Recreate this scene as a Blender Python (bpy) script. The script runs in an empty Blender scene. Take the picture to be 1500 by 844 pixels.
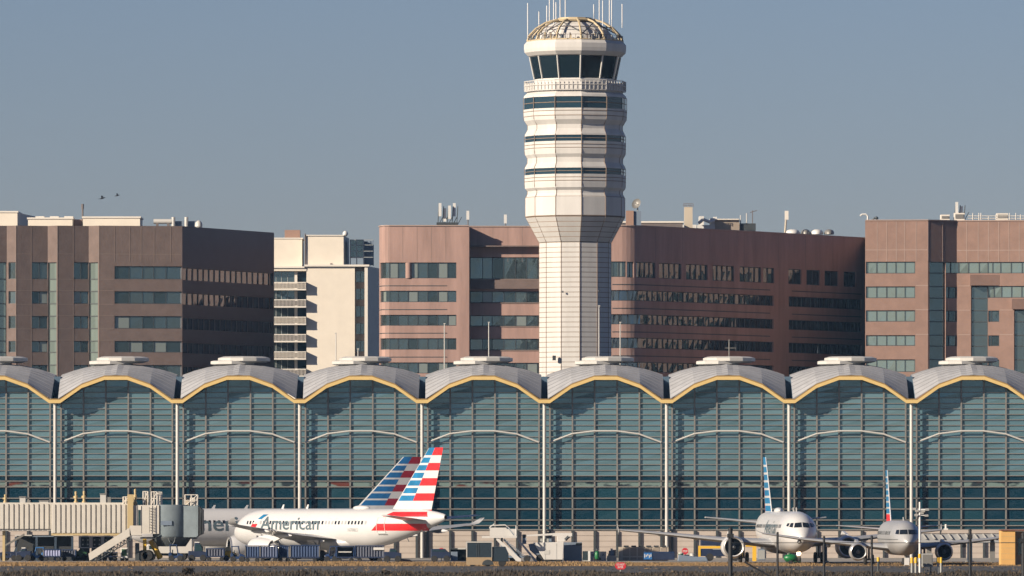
import bpy, bmesh, math, random
from mathutils import Vector, Matrix
random.seed(7)
R = math.radians
scene = bpy.context.scene
COL = scene.collection
F = 11763.0          # focal length of the view in photo pixels (1500 wide)
HZ = 752.0           # photo row of the horizon
EYE = 5.0            # eye height in metres

def kx(px, Y): return (px - 750.0) * Y / F
def kz(py, Y): return EYE - (py - HZ) * Y / F

# ------------------------------------------------------------------ materials
MATS = {}
def mat(name, col, rough=0.6, metal=0.0, var=0.0, vscale=1.0, bump=0.0, bscale=5.0, spec=0.5, emit=None, stretch=None, coat=0.0):
    m = bpy.data.materials.new(name); m.use_nodes = True
    nt = m.node_tree; b = nt.nodes['Principled BSDF']
    b.inputs['Base Color'].default_value = (*col, 1)
    b.inputs['Roughness'].default_value = rough
    b.inputs['Metallic'].default_value = metal
    b.inputs['Specular IOR Level'].default_value = spec
    b.inputs['Coat Weight'].default_value = coat
    tc = nt.nodes.new('ShaderNodeTexCoord'); src = tc.outputs['Object']
    if stretch:
        mp = nt.nodes.new('ShaderNodeMapping'); mp.inputs['Scale'].default_value = stretch
        nt.links.new(src, mp.inputs['Vector']); src = mp.outputs['Vector']
    if var > 0:
        n = nt.nodes.new('ShaderNodeTexNoise'); n.inputs['Scale'].default_value = vscale
        n.inputs['Detail'].default_value = 6; n.inputs['Roughness'].default_value = 0.65
        nt.links.new(src, n.inputs['Vector'])
        r = nt.nodes.new('ShaderNodeMapRange')
        r.inputs['From Min'].default_value = 0.3; r.inputs['From Max'].default_value = 0.7
        r.inputs['To Min'].default_value = 1 - var; r.inputs['To Max'].default_value = 1 + var
        nt.links.new(n.outputs['Fac'], r.inputs['Value'])
        mx = nt.nodes.new('ShaderNodeVectorMath'); mx.operation = 'SCALE'
        mx.inputs[0].default_value = col
        nt.links.new(r.outputs['Result'], mx.inputs['Scale'])
        nt.links.new(mx.outputs['Vector'], b.inputs['Base Color'])
    if bump > 0:
        n2 = nt.nodes.new('ShaderNodeTexNoise'); n2.inputs['Scale'].default_value = bscale
        n2.inputs['Detail'].default_value = 2
        nt.links.new(src, n2.inputs['Vector'])
        bp = nt.nodes.new('ShaderNodeBump'); bp.inputs['Strength'].default_value = 1.0
        bp.inputs['Distance'].default_value = bump
        nt.links.new(n2.outputs['Fac'], bp.inputs['Height'])
        nt.links.new(bp.outputs['Normal'], b.inputs['Normal'])
    if emit:
        b.inputs['Emission Color'].default_value = (*emit[0], 1); b.inputs['Emission Strength'].default_value = emit[1]
    MATS[name] = m
    return m

def frieze_mat():
    m = mat('frieze_glass', (0.16, 0.22, 0.21), rough=0.25)
    nt = m.node_tree; b = nt.nodes['Principled BSDF']
    tc = nt.nodes.new('ShaderNodeTexCoord')
    mp = nt.nodes.new('ShaderNodeMapping'); mp.inputs['Scale'].default_value = (0.45, 1, 1.1)
    n = nt.nodes.new('ShaderNodeTexNoise'); n.inputs['Scale'].default_value = 1.0; n.inputs['Detail'].default_value = 3
    n2 = nt.nodes.new('ShaderNodeTexNoise'); n2.inputs['Scale'].default_value = 0.5
    cr = nt.nodes.new('ShaderNodeValToRGB')
    cr.color_ramp.elements[0].position = 0.50; cr.color_ramp.elements[0].color = (0.12, 0.17, 0.16, 1)
    cr.color_ramp.elements[1].position = 0.58; cr.color_ramp.elements[1].color = (0.02, 0.03, 0.035, 1)
    cr2 = nt.nodes.new('ShaderNodeValToRGB')
    cr2.color_ramp.elements[0].position = 0.58; cr2.color_ramp.elements[0].color = (0, 0, 0, 1)
    cr2.color_ramp.elements[1].position = 0.64; cr2.color_ramp.elements[1].color = (1, 1, 1, 1)
    mx = nt.nodes.new('ShaderNodeMix'); mx.data_type = 'RGBA'
    mx.inputs['B'].default_value = (0.10, 0.03, 0.02, 1)
    nt.links.new(tc.outputs['Object'], mp.inputs['Vector'])
    nt.links.new(mp.outputs['Vector'], n.inputs['Vector']); nt.links.new(mp.outputs['Vector'], n2.inputs['Vector'])
    nt.links.new(n.outputs['Fac'], cr.inputs['Fac']); nt.links.new(n2.outputs['Fac'], cr2.inputs['Fac'])
    nt.links.new(cr2.outputs['Color'], mx.inputs['Factor'])
    nt.links.new(cr.outputs['Color'], mx.inputs['A'])
    nt.links.new(mx.outputs['Result'], b.inputs['Base Color'])
    return m

M = {}
def dm(key, col, *a, **k):
    if k.get('metal', 0) < .4 and not k.get('emit'): col = tuple(c*.77 for c in col)
    M[key] = mat(key, col, *a, **k)
# stone and facades
dm('brown_stone', (0.155, 0.113, 0.10), 0.85, var=0.16, vscale=0.6, bump=0.02, bscale=3)
dm('brown_joint', (0.22, 0.165, 0.14), 0.85)
dm('pink_stone', (0.36, 0.235, 0.20), 0.85, var=0.2, vscale=0.5, stretch=(1, 1, 0.15), bump=0.015, bscale=3)
dm('tan_stone', (0.28, 0.178, 0.142), 0.85, var=0.12, vscale=0.6)
dm('tan_joint', (0.40, 0.30, 0.26), 0.85)
dm('cream_wall', (0.76, 0.70, 0.60), 0.85, var=0.05, vscale=0.5)
dm('cream_trim', (0.74, 0.70, 0.63), 0.7)
dm('grey_panel', (0.15, 0.125, 0.118), 0.8, var=0.1)
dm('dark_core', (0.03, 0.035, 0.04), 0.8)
dm('building_glass', (0.16, 0.22, 0.235), 0.04, metal=0.85, bump=0.018, bscale=0.35)
dm('building_glass_dim', (0.095, 0.135, 0.145), 0.05, metal=0.85, bump=0.018, bscale=0.35)
dm('building_glass_blind', (0.25, 0.29, 0.27), 0.3, metal=0.45)
dm('facade_glass_dim', (0.135, 0.248, 0.295), 0.06, metal=0.55, bump=0.006, bscale=0.45)
dm('facade_glass_pale', (0.165, 0.282, 0.325), 0.08, metal=0.5, bump=0.006, bscale=0.45)
dm('clear_glass_lit', (0.012, 0.052, 0.075), 0.05, spec=0.45, bump=0.02, bscale=0.5)
dm('wavy_glass', (0.20, 0.25, 0.28), 0.03, metal=0.9, bump=0.06, bscale=0.5, stretch=(1, 1, 0.3))
dm('mullion_dark', (0.06, 0.07, 0.075), 0.5, metal=0.3)
dm('mullion_light', (0.35, 0.38, 0.38), 0.5, metal=0.3)
dm('dark_flank', (0.045, 0.052, 0.070), 0.55, var=0.12, vscale=0.5, spec=0.35)  # brown block's right flank: much darker base colour than its front
# tower
dm('tower_white', (0.57, 0.56, 0.54), 0.7, var=0.10, vscale=0.7, stretch=(1, 1, 0.12))
dm('tower_joint', (0.27, 0.20, 0.15), 0.8)
dm('cab_glass', (0.006, 0.018, 0.028), 0.03, spec=0.35)
dm('band_glass', (0.012, 0.04, 0.062), 0.06, spec=0.6)
dm('pale_glass', (0.33, 0.42, 0.39), 0.05, metal=0.7, bump=0.015, bscale=0.4)
dm('yellow_steel', (0.50, 0.41, 0.26), 0.6, var=0.1)
dm('antenna_white', (0.75, 0.75, 0.75), 0.5)
# terminal
dm('facade_glass', (0.150, 0.268, 0.315), 0.06, metal=0.55, bump=0.006, bscale=0.45)
dm('clear_glass', (0.004, 0.030, 0.052), 0.03, spec=0.45, bump=0.02, bscale=0.5)
dm('roof_metal', (0.38, 0.39, 0.41), 0.6, metal=0.0, var=0.14, vscale=0.6, spec=0.12)
dm('roof_seam', (0.24, 0.245, 0.26), 0.6)
dm('gutter_blue', (0.075, 0.13, 0.19), 0.5)
dm('fascia_yellow', (0.66, 0.48, 0.19), 0.55, var=0.06)
dm('fascia_edge', (0.28, 0.18, 0.06), 0.6)
dm('steel_grey', (0.24, 0.235, 0.22), 0.5, metal=0.3)
dm('steel_white', (0.52, 0.515, 0.49), 0.5)
dm('base_panel', (0.47, 0.41, 0.36), 0.85, var=0.06, vscale=0.6)
dm('base_joint', (0.33, 0.27, 0.23), 0.85)
frieze_mat(); M['frieze_glass'] = MATS['frieze_glass']
# aircraft
dm('plane_white', (0.60, 0.605, 0.61), 0.32, var=0.03, vscale=0.7, coat=0.3)
dm('plane_silver', (0.42, 0.43, 0.44), 0.35, metal=0.2, var=0.05, vscale=0.6)
dm('plane_grey', (0.36, 0.37, 0.38), 0.4, var=0.05, vscale=0.8)
dm('plane_red', (0.72, 0.018, 0.022), 0.35)
dm('plane_red_shaded', (0.30, 0.012, 0.03), 0.35)  # livery red with the rear tail's shade put into the colour
dm('plane_blue_shaded', (0.015, 0.13, 0.34), 0.35, var=0.25, vscale=0.5)  # livery blue, darkened to carry the rear tail's shade
dm('plane_teal', (0.012, 0.17, 0.36), 0.35, var=0.3, vscale=0.6)
dm('letter_grey', (0.085, 0.125, 0.145), 0.45)
dm('window_black', (0.012, 0.016, 0.022), 0.12)
dm('engine_dark', (0.015, 0.018, 0.02), 0.6)
dm('bare_metal', (0.55, 0.54, 0.52), 0.3, metal=0.8)
dm('tyre', (0.02, 0.02, 0.02), 0.85)
dm('lamp_lit', (1, 0.9, 0.7), 0.4, emit=((1.0, 0.72, 0.42), 14.0))
# ground equipment
dm('bridge_white', (0.58, 0.555, 0.50), 0.6, var=0.06, vscale=1.5)
dm('bridge_grey', (0.17, 0.21, 0.235), 0.8, var=0.12, spec=0.15)
dm('bridge_yellow', (0.50, 0.39, 0.20), 0.6)
dm('safety_yellow', (0.75, 0.45, 0.03), 0.55)
dm('hood_black', (0.03, 0.035, 0.04), 0.8)
dm('gse_blue', (0.009, 0.035, 0.115), 0.45, var=0.2)
dm('gse_navy', (0.008, 0.02, 0.06), 0.5, var=0.2)
dm('gse_bright', (0.02, 0.14, 0.40), 0.5)
dm('curtain_lilac', (0.26, 0.29, 0.46), 0.8, var=0.2, vscale=3)
dm('curtain_blue', (0.013, 0.042, 0.12), 0.75, var=0.35, vscale=3, stretch=(4, 4, 0.3))
dm('truck_white', (0.62, 0.61, 0.585), 0.45, var=0.04)
dm('truck_glass', (0.02, 0.05, 0.06), 0.08, spec=0.8)
dm('tan_panel', (0.36, 0.265, 0.16), 0.6, var=0.06)
dm('bus_glass', (0.03, 0.045, 0.06), 0.12)
dm('slate_box', (0.16, 0.21, 0.28), 0.6, var=0.08)
dm('beige_cabinet', (0.30, 0.25, 0.20), 0.7, var=0.06)
dm('beige_light', (0.50, 0.44, 0.35), 0.7)
dm('sign_red', (0.55, 0.02, 0.035), 0.5)
dm('sign_white', (0.66,0.66,0.64), 0.5)
dm('green_paint', (0.008, 0.15, 0.04), 0.4)
dm('dark_green', (0.02, 0.09, 0.035), 0.5)
dm('fence_dark', (0.012, 0.014, 0.018), 0.7)
dm('post_blue', (0.03, 0.055, 0.09), 0.6)
dm('hut_ochre', (0.66, 0.39, 0.13), 0.8, var=0.05)
dm('box_grey', (0.34, 0.35, 0.34), 0.6, var=0.05)
dm('rust', (0.20, 0.08, 0.05), 0.8)
dm('brick_red', (0.32, 0.20, 0.15), 0.85, var=0.1, vscale=3)
dm('bird_dark', (0.02, 0.02, 0.025), 0.9)
# ground
dm('soil', (0.035, 0.031, 0.025), 0.95, var=0.4, vscale=0.15)
dm('dry_turf', (0.20, 0.13, 0.062), 0.95, var=0.25, vscale=0.2)
dm('asphalt', (0.042, 0.042, 0.042), 0.9, var=0.3, vscale=0.12, stretch=(0.25, 1, 1))
dm('concrete', (0.30, 0.28, 0.25), 0.9, var=0.12, vscale=0.1)
dm('blade_tan', (0.27, 0.175, 0.08), 0.9, var=0.25, vscale=0.3)
dm('blade_brown', (0.07, 0.05, 0.03), 0.9, var=0.4, vscale=0.3)
dm('blade_dark', (0.035, 0.031, 0.024), 0.9, var=0.4, vscale=0.3)
dm('leaf_olive', (0.07, 0.075, 0.03), 0.9, var=0.3, vscale=0.5)
dm('leaf_dark', (0.035, 0.045, 0.03), 0.9, var=0.3, vscale=0.02)
dm('bark', (0.08, 0.06, 0.045), 0.9)

# ------------------------------------------------------------------ mesh builder
class MB:
    def __init__(s, origin=(0, 0, 0)):
        s.v = []; s.f = []; s.mi = []; s.sm = []; s.mats = []; s.o = Vector(origin)
    def mi_(s, m):
        if isinstance(m, str): m = M[m]
        if m not in s.mats: s.mats.append(m)
        return s.mats.index(m)
    def face(s, idx, m, smooth=False):
        s.f.append(tuple(idx)); s.mi.append(s.mi_(m)); s.sm.append(smooth)
    def add(s, pts):
        n = len(s.v); s.v.extend(Vector(p) - s.o for p in pts); return n
    def quad(s, a, b, c, d, m, smooth=False):
        n = s.add([a, b, c, d]); s.face((n, n+1, n+2, n+3), m, smooth)
    def poly(s, pts, m):
        n = s.add(pts); s.face(range(n, n+len(pts)), m)
    def hexa(s, p, m):      # 8 points: bottom 4 (ccw), top 4
        n = s.add(p)
        for q in ((3,2,1,0),(4,5,6,7),(0,1,5,4),(1,2,6,5),(2,3,7,6),(3,0,4,7)):
            s.face([n+i for i in q], m)
    def box(s, x0, x1, y0, y1, z0, z1, m):
        if x0 > x1: x0, x1 = x1, x0
        if y0 > y1: y0, y1 = y1, y0
        if z0 > z1: z0, z1 = z1, z0
        s.hexa([(x0,y0,z0),(x1,y0,z0),(x1,y1,z0),(x0,y1,z0),(x0,y0,z1),(x1,y0,z1),(x1,y1,z1),(x0,y1,z1)], m)
    def tube(s, p0, p1, r, m, n=8, r1=None, cap=True):
        p0 = Vector(p0); p1 = Vector(p1); d = (p1-p0)
        if d.length < 1e-6: return
        d.normalize(); r1 = r if r1 is None else r1
        u = d.orthogonal().normalized(); w = d.cross(u)
        a = []
        for k in range(n):
            t = 2*math.pi*k/n; a.append(u*math.cos(t)+w*math.sin(t))
        b = s.add([p0+q*r for q in a]); c = s.add([p1+q*r1 for q in a])
        for k in range(n):
            j = (k+1) % n; s.face((b+k, b+j, c+j, c+k), m, n > 5)
        if cap:
            s.face([b+k for k in reversed(range(n))], m); s.face([c+k for k in range(n)], m)
    def pipe(s, pts, r, m, n=6):
        for a, b in zip(pts, pts[1:]): s.tube(a, b, r, m, n)
    def lathe(s, prof, c, axis, m, n=24, rot=0.0, smooth=True, mfn=None, caps=True):
        # prof: list of (radius, along); axis 'z' or 'x'
        rings = []
        for (r, h) in prof:
            pts = []
            for k in range(n):
                t = 2*math.pi*k/n + rot
                if axis == 'z': pts.append((c[0]+r*math.sin(t), c[1]-r*math.cos(t), c[2]+h))
                elif axis == 'x': pts.append((c[0]+h, c[1]+r*math.cos(t), c[2]+r*math.sin(t)))
                else: pts.append((c[0]+r*math.cos(t), c[1]+h, c[2]+r*math.sin(t)))
            rings.append(s.add(pts))
        for i in range(len(prof)-1):
            for k in range(n):
                j = (k+1) % n
                mm = mfn(i, k) if mfn else m
                s.face((rings[i]+k, rings[i]+j, rings[i+1]+j, rings[i+1]+k), mm, smooth)
        if not caps: return
        if prof[0][0] > 1e-4: s.face([rings[0]+k for k in reversed(range(n))], mfn(0, 0) if mfn else m)
        if prof[-1][0] > 1e-4: s.face([rings[-1]+k for k in range(n)], mfn(len(prof)-2, 0) if mfn else m)
    def prism(s, pts, y0, y1, m):     # polygon in xz extruded along y
        n = len(pts)
        a = s.add([(p[0], y0, p[1]) for p in pts]); b = s.add([(p[0], y1, p[1]) for p in pts])
        s.face([a+i for i in range(n)], m); s.face([b+i for i in reversed(range(n))], m)
        for i in range(n):
            j = (i+1) % n; s.face((a+j, a+i, b+i, b+j), m)
    def ball(s, c, rx, ry, rz, m, nu=12, nv=8):
        rings = []
        for i in range(nv+1):
            ph = -math.pi/2 + math.pi*i/nv
            rings.append(s.add([(c[0]+rx*math.cos(ph)*math.cos(2*math.pi*k/nu), c[1]+ry*math.cos(ph)*math.sin(2*math.pi*k/nu), c[2]+rz*math.sin(ph)) for k in range(nu)]))
        for i in range(nv):
            for k in range(nu):
                j = (k+1) % nu; s.face((rings[i]+k, rings[i]+j, rings[i+1]+j, rings[i+1]+k), m, True)
    def build(s, name, parent=None, loc=None, bevel=0.0):
        me = bpy.data.meshes.new(name)
        me.from_pydata([tuple(p) for p in s.v], [], s.f)
        for m in s.mats: me.materials.append(m)
        me.polygons.foreach_set('material_index', s.mi)
        me.polygons.foreach_set('use_smooth', s.sm)
        me.validate(); me.update()
        if any(s.sm):
            me.set_sharp_from_angle(angle=R(38))
        bm = bmesh.new(); bm.from_mesh(me)
        bmesh.ops.remove_doubles(bm, verts=bm.verts, dist=1e-5)
        bmesh.ops.recalc_face_normals(bm, faces=bm.faces)
        bm.to_mesh(me); bm.free()
        o = bpy.data.objects.new(name, me); COL.objects.link(o)
        if parent: o.parent = parent
        if loc is not None: o.location = loc
        if bevel > 0:
            b = o.modifiers.new('bevel', 'BEVEL'); b.width = bevel; b.segments = 2; b.limit_method = 'ANGLE'
        return o

def tag(o, label, cat, group=None):
    o['label'] = label; o['category'] = cat
    if group: o['group'] = group
    return o
def thing(name, label, cat, loc=(0, 0, 0), rz=0.0, group=None):
    o = bpy.data.objects.new(name, None); COL.objects.link(o)
    o.empty_display_size = 0.5
    o.location = loc; o.rotation_euler = (0, 0, rz)
    return tag(o, label, cat, group)
def struct(o, kind='structure'):
    o['kind'] = kind; return o
def copy_tree(o, parent=None):
    c = o.copy(); COL.objects.link(c)
    if parent is not None: c.parent = parent
    for ch in [x for x in bpy.data.objects if x.parent == o]: copy_tree(ch, c)
    return c

# ------------------------------------------------------------------ camera, light, sky
cam = bpy.data.cameras.new('camera'); co = bpy.data.objects.new('camera', cam); COL.objects.link(co)
co.location = (0, 0, EYE); co.rotation_euler = (R(90), 0, 0)
cam.sensor_width = 36.0; cam.lens = F / 1500.0 * 36.0
cam.shift_y = (HZ - 422.0) / 1500.0
cam.clip_start = 1.0; cam.clip_end = 30000.0
scene.camera = co

SUN_AZ, SUN_EL = R(57), R(21.5)
sv = Vector((-math.sin(SUN_AZ)*math.cos(SUN_EL), -math.cos(SUN_AZ)*math.cos(SUN_EL), math.sin(SUN_EL)))
sl = bpy.data.lights.new('sun', 'SUN'); sl.energy = 5.0; sl.angle = R(0.5); sl.color = (1.0, 0.85, 0.67)
so = bpy.data.objects.new('sun', sl); COL.objects.link(so)
so.rotation_euler = (-sv).to_track_quat('-Z', 'Y').to_euler(); so.location = (-300, 300, 300)
w = bpy.data.worlds.new('World'); scene.world = w; w.use_nodes = True
nt = w.node_tree; bg = nt.nodes['Background']
sk = nt.nodes.new('ShaderNodeTexSky'); sk.sky_type = 'NISHITA'; sk.sun_disc = False
sk.sun_elevation = SUN_EL; sk.sun_rotation = math.pi + SUN_AZ
sk.altitude = 0; sk.air_density = 1.0; sk.dust_density = 0.3; sk.ozone_density = 6.0
tn = nt.nodes.new('ShaderNodeMix'); tn.data_type = 'RGBA'; tn.blend_type = 'MULTIPLY'
tn.inputs['Factor'].default_value = 1.0; tn.inputs['B'].default_value = (0.84, 0.705, 0.775, 1)
nt.links.new(sk.outputs['Color'], tn.inputs['A']); nt.links.new(tn.outputs['Result'], bg.inputs['Color']); bg.inputs['Strength'].default_value = 0.05
scene.view_settings.view_transform = 'Standard'; scene.view_settings.look = 'None'
scene.view_settings.gamma = 1.0; scene.view_settings.exposure = 0.88
scene.view_settings.use_curve_mapping = False
# ------------------------------------------------------------------ ground
def sheet(name, x0, x1, y0, y1, z, m, lab=None):
    b = MB(); b.quad((x0, y0, z), (x1, y0, z), (x1, y1, z), (x0, y1, z), m)
    o = b.build(name); struct(o); return o
sheet('ground', -9000, 9000, -9000, 12000, 0.0, 'soil')
sheet('apron', -400, 400, 812, 1000, 0.004, 'concrete')
sheet('taxiway', -400, 400, 672, 757, 0.004, 'asphalt')
sheet('verge', -400, 400, 758, 811, 0.004, 'dry_turf')
sheet('street', -400, 400, 1010, 1240, 0.004, 'asphalt')

def grass(name, n, y0, y1, hfun, mfun, x0=-62, x1=62, wfun=lambda: random.uniform(.03, .07), label=''):
    b = MB()
    for i in range(n):
        Y = random.uniform(y0, y1); X = random.uniform(x0, x1) * Y / 840.0
        h = hfun(X, Y); w = wfun(); a = random.uniform(0, math.pi)
        dx, dy = math.cos(a)*w, math.sin(a)*w
        lx, ly = random.uniform(-.4, .4)*h, random.uniform(-.4, .4)*h
        m = mfun(X, Y)
        k = b.add([(X-dx, Y-dy, 0.0), (X+dx, Y+dy, 0.0), (X+lx+dx*.2, Y+ly+dy*.2, h)])
        b.face((k, k+1, k+2), m)
    o = b.build(name); o['kind'] = 'stuff'; o['label'] = label; o['category'] = 'grass'
    return o
def ph(x): return 0.5+0.25*math.sin(x*.31+1)+0.25*math.sin(x*.83+2.3)
def mtan(X, Y):
    p = 0.05 + (0.35 if X > 30 else 0.0)
    return 'blade_brown' if random.random() < p else 'blade_tan'
grass('dry_grass', 60000, 760, 811, lambda X, Y: random.uniform(.08, .26)*(0.8+.35*ph(X)) * (0.6 if X > 12 else 1), mtan,
      wfun=lambda: random.uniform(.02, .06), label='dry tan grass strip between taxiway and apron')
grass('dark_grass', 30000, 600, 670, lambda X, Y: random.uniform(.1, .38)*(0.35+1.0*ph(X)), lambda X, Y: random.choice(['blade_brown', 'blade_dark', 'blade_dark']),
      x0=-58, x1=58, wfun=lambda: random.uniform(.04, .12), label='dark rough grass along the near edge')
grass('taxiway_weeds', 1500, 674, 755, lambda X, Y: random.uniform(.03, .10)*(0.3+ph(X*1.7)), lambda X, Y: random.choice(['blade_brown', 'blade_dark', 'blade_tan']),
      x0=-58, x1=58, wfun=lambda: random.uniform(.05, .2), label='low weeds in the joints of the taxiway')

# wooded bank far across the field, behind the camera: what the glass facades mirror
b = MB()
for i in range(420):
    X = random.uniform(-1400, 1400); Y = -900 + random.uniform(-30, 30); h = random.uniform(7, 15)*(0.7+0.5*ph(X*.02))
    b.ball((X, Y, h*.45), random.uniform(6, 12), random.uniform(6, 10), h*.55, 'leaf_dark', 7, 5)
o = b.build('far_woods'); o['kind'] = 'stuff'; o['label'] = 'far wooded bank mirrored in the glass'; o['category'] = 'woods'

# the thin blue air over the field
hz = MB(); hz.box(-1500, 1500, -1000, 1700, -1.0, 78.0, 'dark_core'); ho = hz.build('haze'); ho['kind'] = 'stuff'
ho['label'] = 'thin blue haze between the airfield and the office blocks'; ho['category'] = 'haze'
hm = bpy.data.materials.new('air'); hm.use_nodes = True; hn = hm.node_tree; hn.nodes.remove(hn.nodes['Principled BSDF'])
pv = hn.nodes.new('ShaderNodeVolumePrincipled'); pv.inputs['Color'].default_value = (0.34, 0.62, 1.0, 1); pv.inputs['Density'].default_value = 3e-5; pv.inputs['Anisotropy'].default_value = 0.0
hn.links.new(pv.outputs['Volume'], hn.nodes['Material Output'].inputs['Volume'])
ho.data.materials.clear(); ho.data.materials.append(hm)

# ------------------------------------------------------------------ terminal
TY = 900.0; TK = F/TY
tx = lambda px: kx(px, TY); tz = lambda py: kz(py, TY)
term = thing('terminal_building', 'long glass terminal with yellow-edged arched roof vaults', 'terminal', (0, TY, 0))
PITCH = 179.0; V0 = 81.5
# profile of the fascia arch relative to the left valley (px, py at the top edge)
ARCH = [(0, 584.5), (8, 584.5), (39.5, 562.5), (72.8, 550.5), (106.2, 550.5), (139.5, 562.5), (171, 584.5), (179, 584.5)]
ARCHL = [(8, 648), (41, 635.5), (73.5, 631.5), (106.5, 631.5), (139, 636), (171, 648)]
FH = 0.50            # fascia height m
def arch_z(rel):
    for (a, za), (c, zc) in zip(ARCH, ARCH[1:]):
        if a <= rel <= c: return tz(za + (zc-za)*(rel-a)/(c-a))
    return tz(ARCH[0][1])
OV = 2.1             # eave overhang
HROWS = [567, 575, 583, 591, 599, 607, 615, 623, 631, 640, 648.5, 656.5, 664.5, 672.5, 680.5, 689, 697, 704.8, 713.3, 729.9, 745.7, 761.8, 770]
VCOLS = [8, 41, 73.5, 106.5, 139, 171]
GB = 777.0
glass_o = []
def bay(i):
    vx = V0 + PITCH*i
    O = (0, TY, 0)
    # glass wall
    g = MB(O); yg = TY
    n = len(ARCH)
    xs = sorted(set([0, 179]+[p for p, _ in ARCH]+VCOLS)); rows_ = sorted(set([GB, 697]+[h for h in HROWS if h > 560]), reverse=True)
    rj = lambda: random.uniform(-.006, .006)
    for a, c in zip(xs, xs[1:]):
        if c-a < .5: continue
        ta, tc = arch_z(a)-.1, arch_z(c)-.1
        for r0, r1 in zip(rows_, rows_[1:]+[None]):
            z0 = tz(r0); za_ = ta if r1 is None else min(tz(r1), ta); zc_ = tc if r1 is None else min(tz(r1), tc)
            za0, zc0 = min(z0, ta), min(z0, tc)
            if za_-za0 < .01 and zc_-zc0 < .01: continue
            g.quad((tx(vx+a), yg+rj(), za0), (tx(vx+c), yg+rj(), zc0), (tx(vx+c), yg+rj(), zc_), (tx(vx+a), yg+rj(), za_), ('clear_glass_lit' if random.random() < (.12 if r0 < 750 else .45) else 'clear_glass') if r0 > 697.5 else random.choice(['facade_glass', 'facade_glass', 'facade_glass', 'facade_glass_dim', 'facade_glass_pale']))
    go = g.build('glass_wall', term)
    fr = MB(O); fr.box(tx(vx+2), tx(vx+177), yg-.045, yg-.02, tz(713), tz(705.2), 'frieze_glass'); fr.build('art_glass_frieze', go)
    # mullions: verticals then louvre rows
    m = MB(O)
    for c in VCOLS:
        m.box(tx(vx+c)-.085, tx(vx+c)+.085, yg-.20, yg-.06, tz(GB), arch_z(c)-.2, 'steel_grey')
    for py in HROWS:
        z = tz(py)
        # clip the row under the arch
        a, c = 1.0, 178.0
        while arch_z(a) - .25 < z and a < 90: a += 1
        while arch_z(c) - .25 < z and c > 90: c -= 1
        if c - a < 4: continue
        if py < 703: m.box(tx(vx+a), tx(vx+c), yg-.16, yg-.04, z-.042, z+.042, 'steel_grey')
        else: m.box(tx(vx+a), tx(vx+c), yg-.2, yg-.047, z-.055, z+.055, 'steel_grey')
    m.build('mullion_grid', go)
    t = MB(O)
    t.pipe([(tx(vx+a), yg-.55, tz(b_)) for a, b_ in ARCHL], .10, 'steel_white', 8)
    t.build('arch_truss', term)
    # fascia
    f = MB(O)
    for (a, za), (c, zc) in zip(ARCH, ARCH[1:]):
        x0, x1, z0, z1 = tx(vx+a), tx(vx+c), tz(za), tz(zc)
        y0, y1 = yg-OV, yg-OV+.35
        f.hexa([(x0,y0,z0-FH),(x1,y0,z1-FH),(x1,y1,z1-FH),(x0,y1,z0-FH),(x0,y0,z0-.14),(x1,y0,z1-.14),(x1,y1,z1-.14),(x0,y1,z0-.14)], 'fascia_yellow')
        f.hexa([(x0,y0+.06,z0-.14),(x1,y0+.06,z1-.14),(x1,y1,z1-.14),(x0,y1,z0-.14),(x0,y0+.06,z0),(x1,y0+.06,z1),(x1,y1,z1),(x0,y1,z0)], 'fascia_edge')
    f.build('yellow_fascia', term)
    # soffit + vault roof
    r = MB(O)
    for (a, za), (c, zc) in zip(ARCH, ARCH[1:]):
        r.quad((tx(vx+a), yg-OV+.3, tz(za)-.32), (tx(vx+c), yg-OV+.3, tz(zc)-.32), (tx(vx+c), yg+.3, tz(zc)-.32), (tx(vx+a), yg+.3, tz(za)-.32), 'gutter_blue')
    # faceted dome: front arch profile rising to a centre ridge; symmetric front/back
    A0 = [(5, 584.5), (39.5, 562.5), (72.8, 551), (89.5, 549.6), (106.2, 551), (139.5, 562.5), (174, 584.5)]
    A2 = []; C2 = []
    for (a, za), (c, zc) in zip(A0, A0[1:]):
        for q in range(2): A2.append((a+(c-a)*q/2, za+(zc-za)*q/2))
    A2.append(A0[-1])
    for px, _ in A2:
        u = (px-89.5)/84.5; C2.append((89.5+85.3*u, 531.5+16*abs(u)**2.1))
    dep = 6.85; NS = 9
    def pt(j, t):
        s = math.sin(abs(t)*math.pi/2)
        s2 = 1-abs(1-abs(t))  # linear
        px = A2[j][0]*(1-s)+C2[j][0]*s; py = A2[j][1]*(1-s)+C2[j][1]*s; py -= (1.6*math.sin(math.pi*min(1, abs(t))) if j == 6 else 0)
        return px, py
    rows = []
    for q in range(2*NS+1):
        t = q/NS
        tt = t if t <= 1 else 2-t
        y = yg-OV+.2 + (dep+OV-.2)*t
        rows.append([(tx(vx+pt(j, tt)[0]), y, tz(pt(j, tt)[1]) - 0.02) for j in range(13)])
    for q in range(2*NS):
        for j in range(12):
            a0, a1, b1, b0 = [Vector(v) for v in (rows[q][j], rows[q][j+1], rows[q+1][j+1], rows[q+1][j])]
            # a shallow standing seam at the front edge of each sheet
            e0 = a0.lerp(b0, .09); e1 = a1.lerp(b1, .09)
            up = Vector((0, 0, .03))
            r.quad(a0+up, a1+up, e1+up, e0+up, 'roof_seam')
            r.quad(a0, a1, a1+up, a0+up, 'roof_seam')
            r.quad(e0+up, e1+up, e1, e0, 'roof_seam')
            r.quad(e0, e1, b1, b0, 'roof_metal')
    # side walls down to the gutter
    for j in (0, 12):
        for q in range(2*NS):
            a, c = rows[q][j], rows[q+1][j]
            zb = tz(587)
            r.quad((a[0], a[1], zb), (c[0], c[1], zb), c, a, 'gutter_blue')
    ro = r.build('vault_roof', term); rx = tx(vx+89.5)
    for ed in ro.data.edges:
        if all(abs(ro.data.vertices[q].co.x-rx) < .002 for q in ed.vertices): ed.use_edge_sharp = True
    s_ = -1
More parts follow.
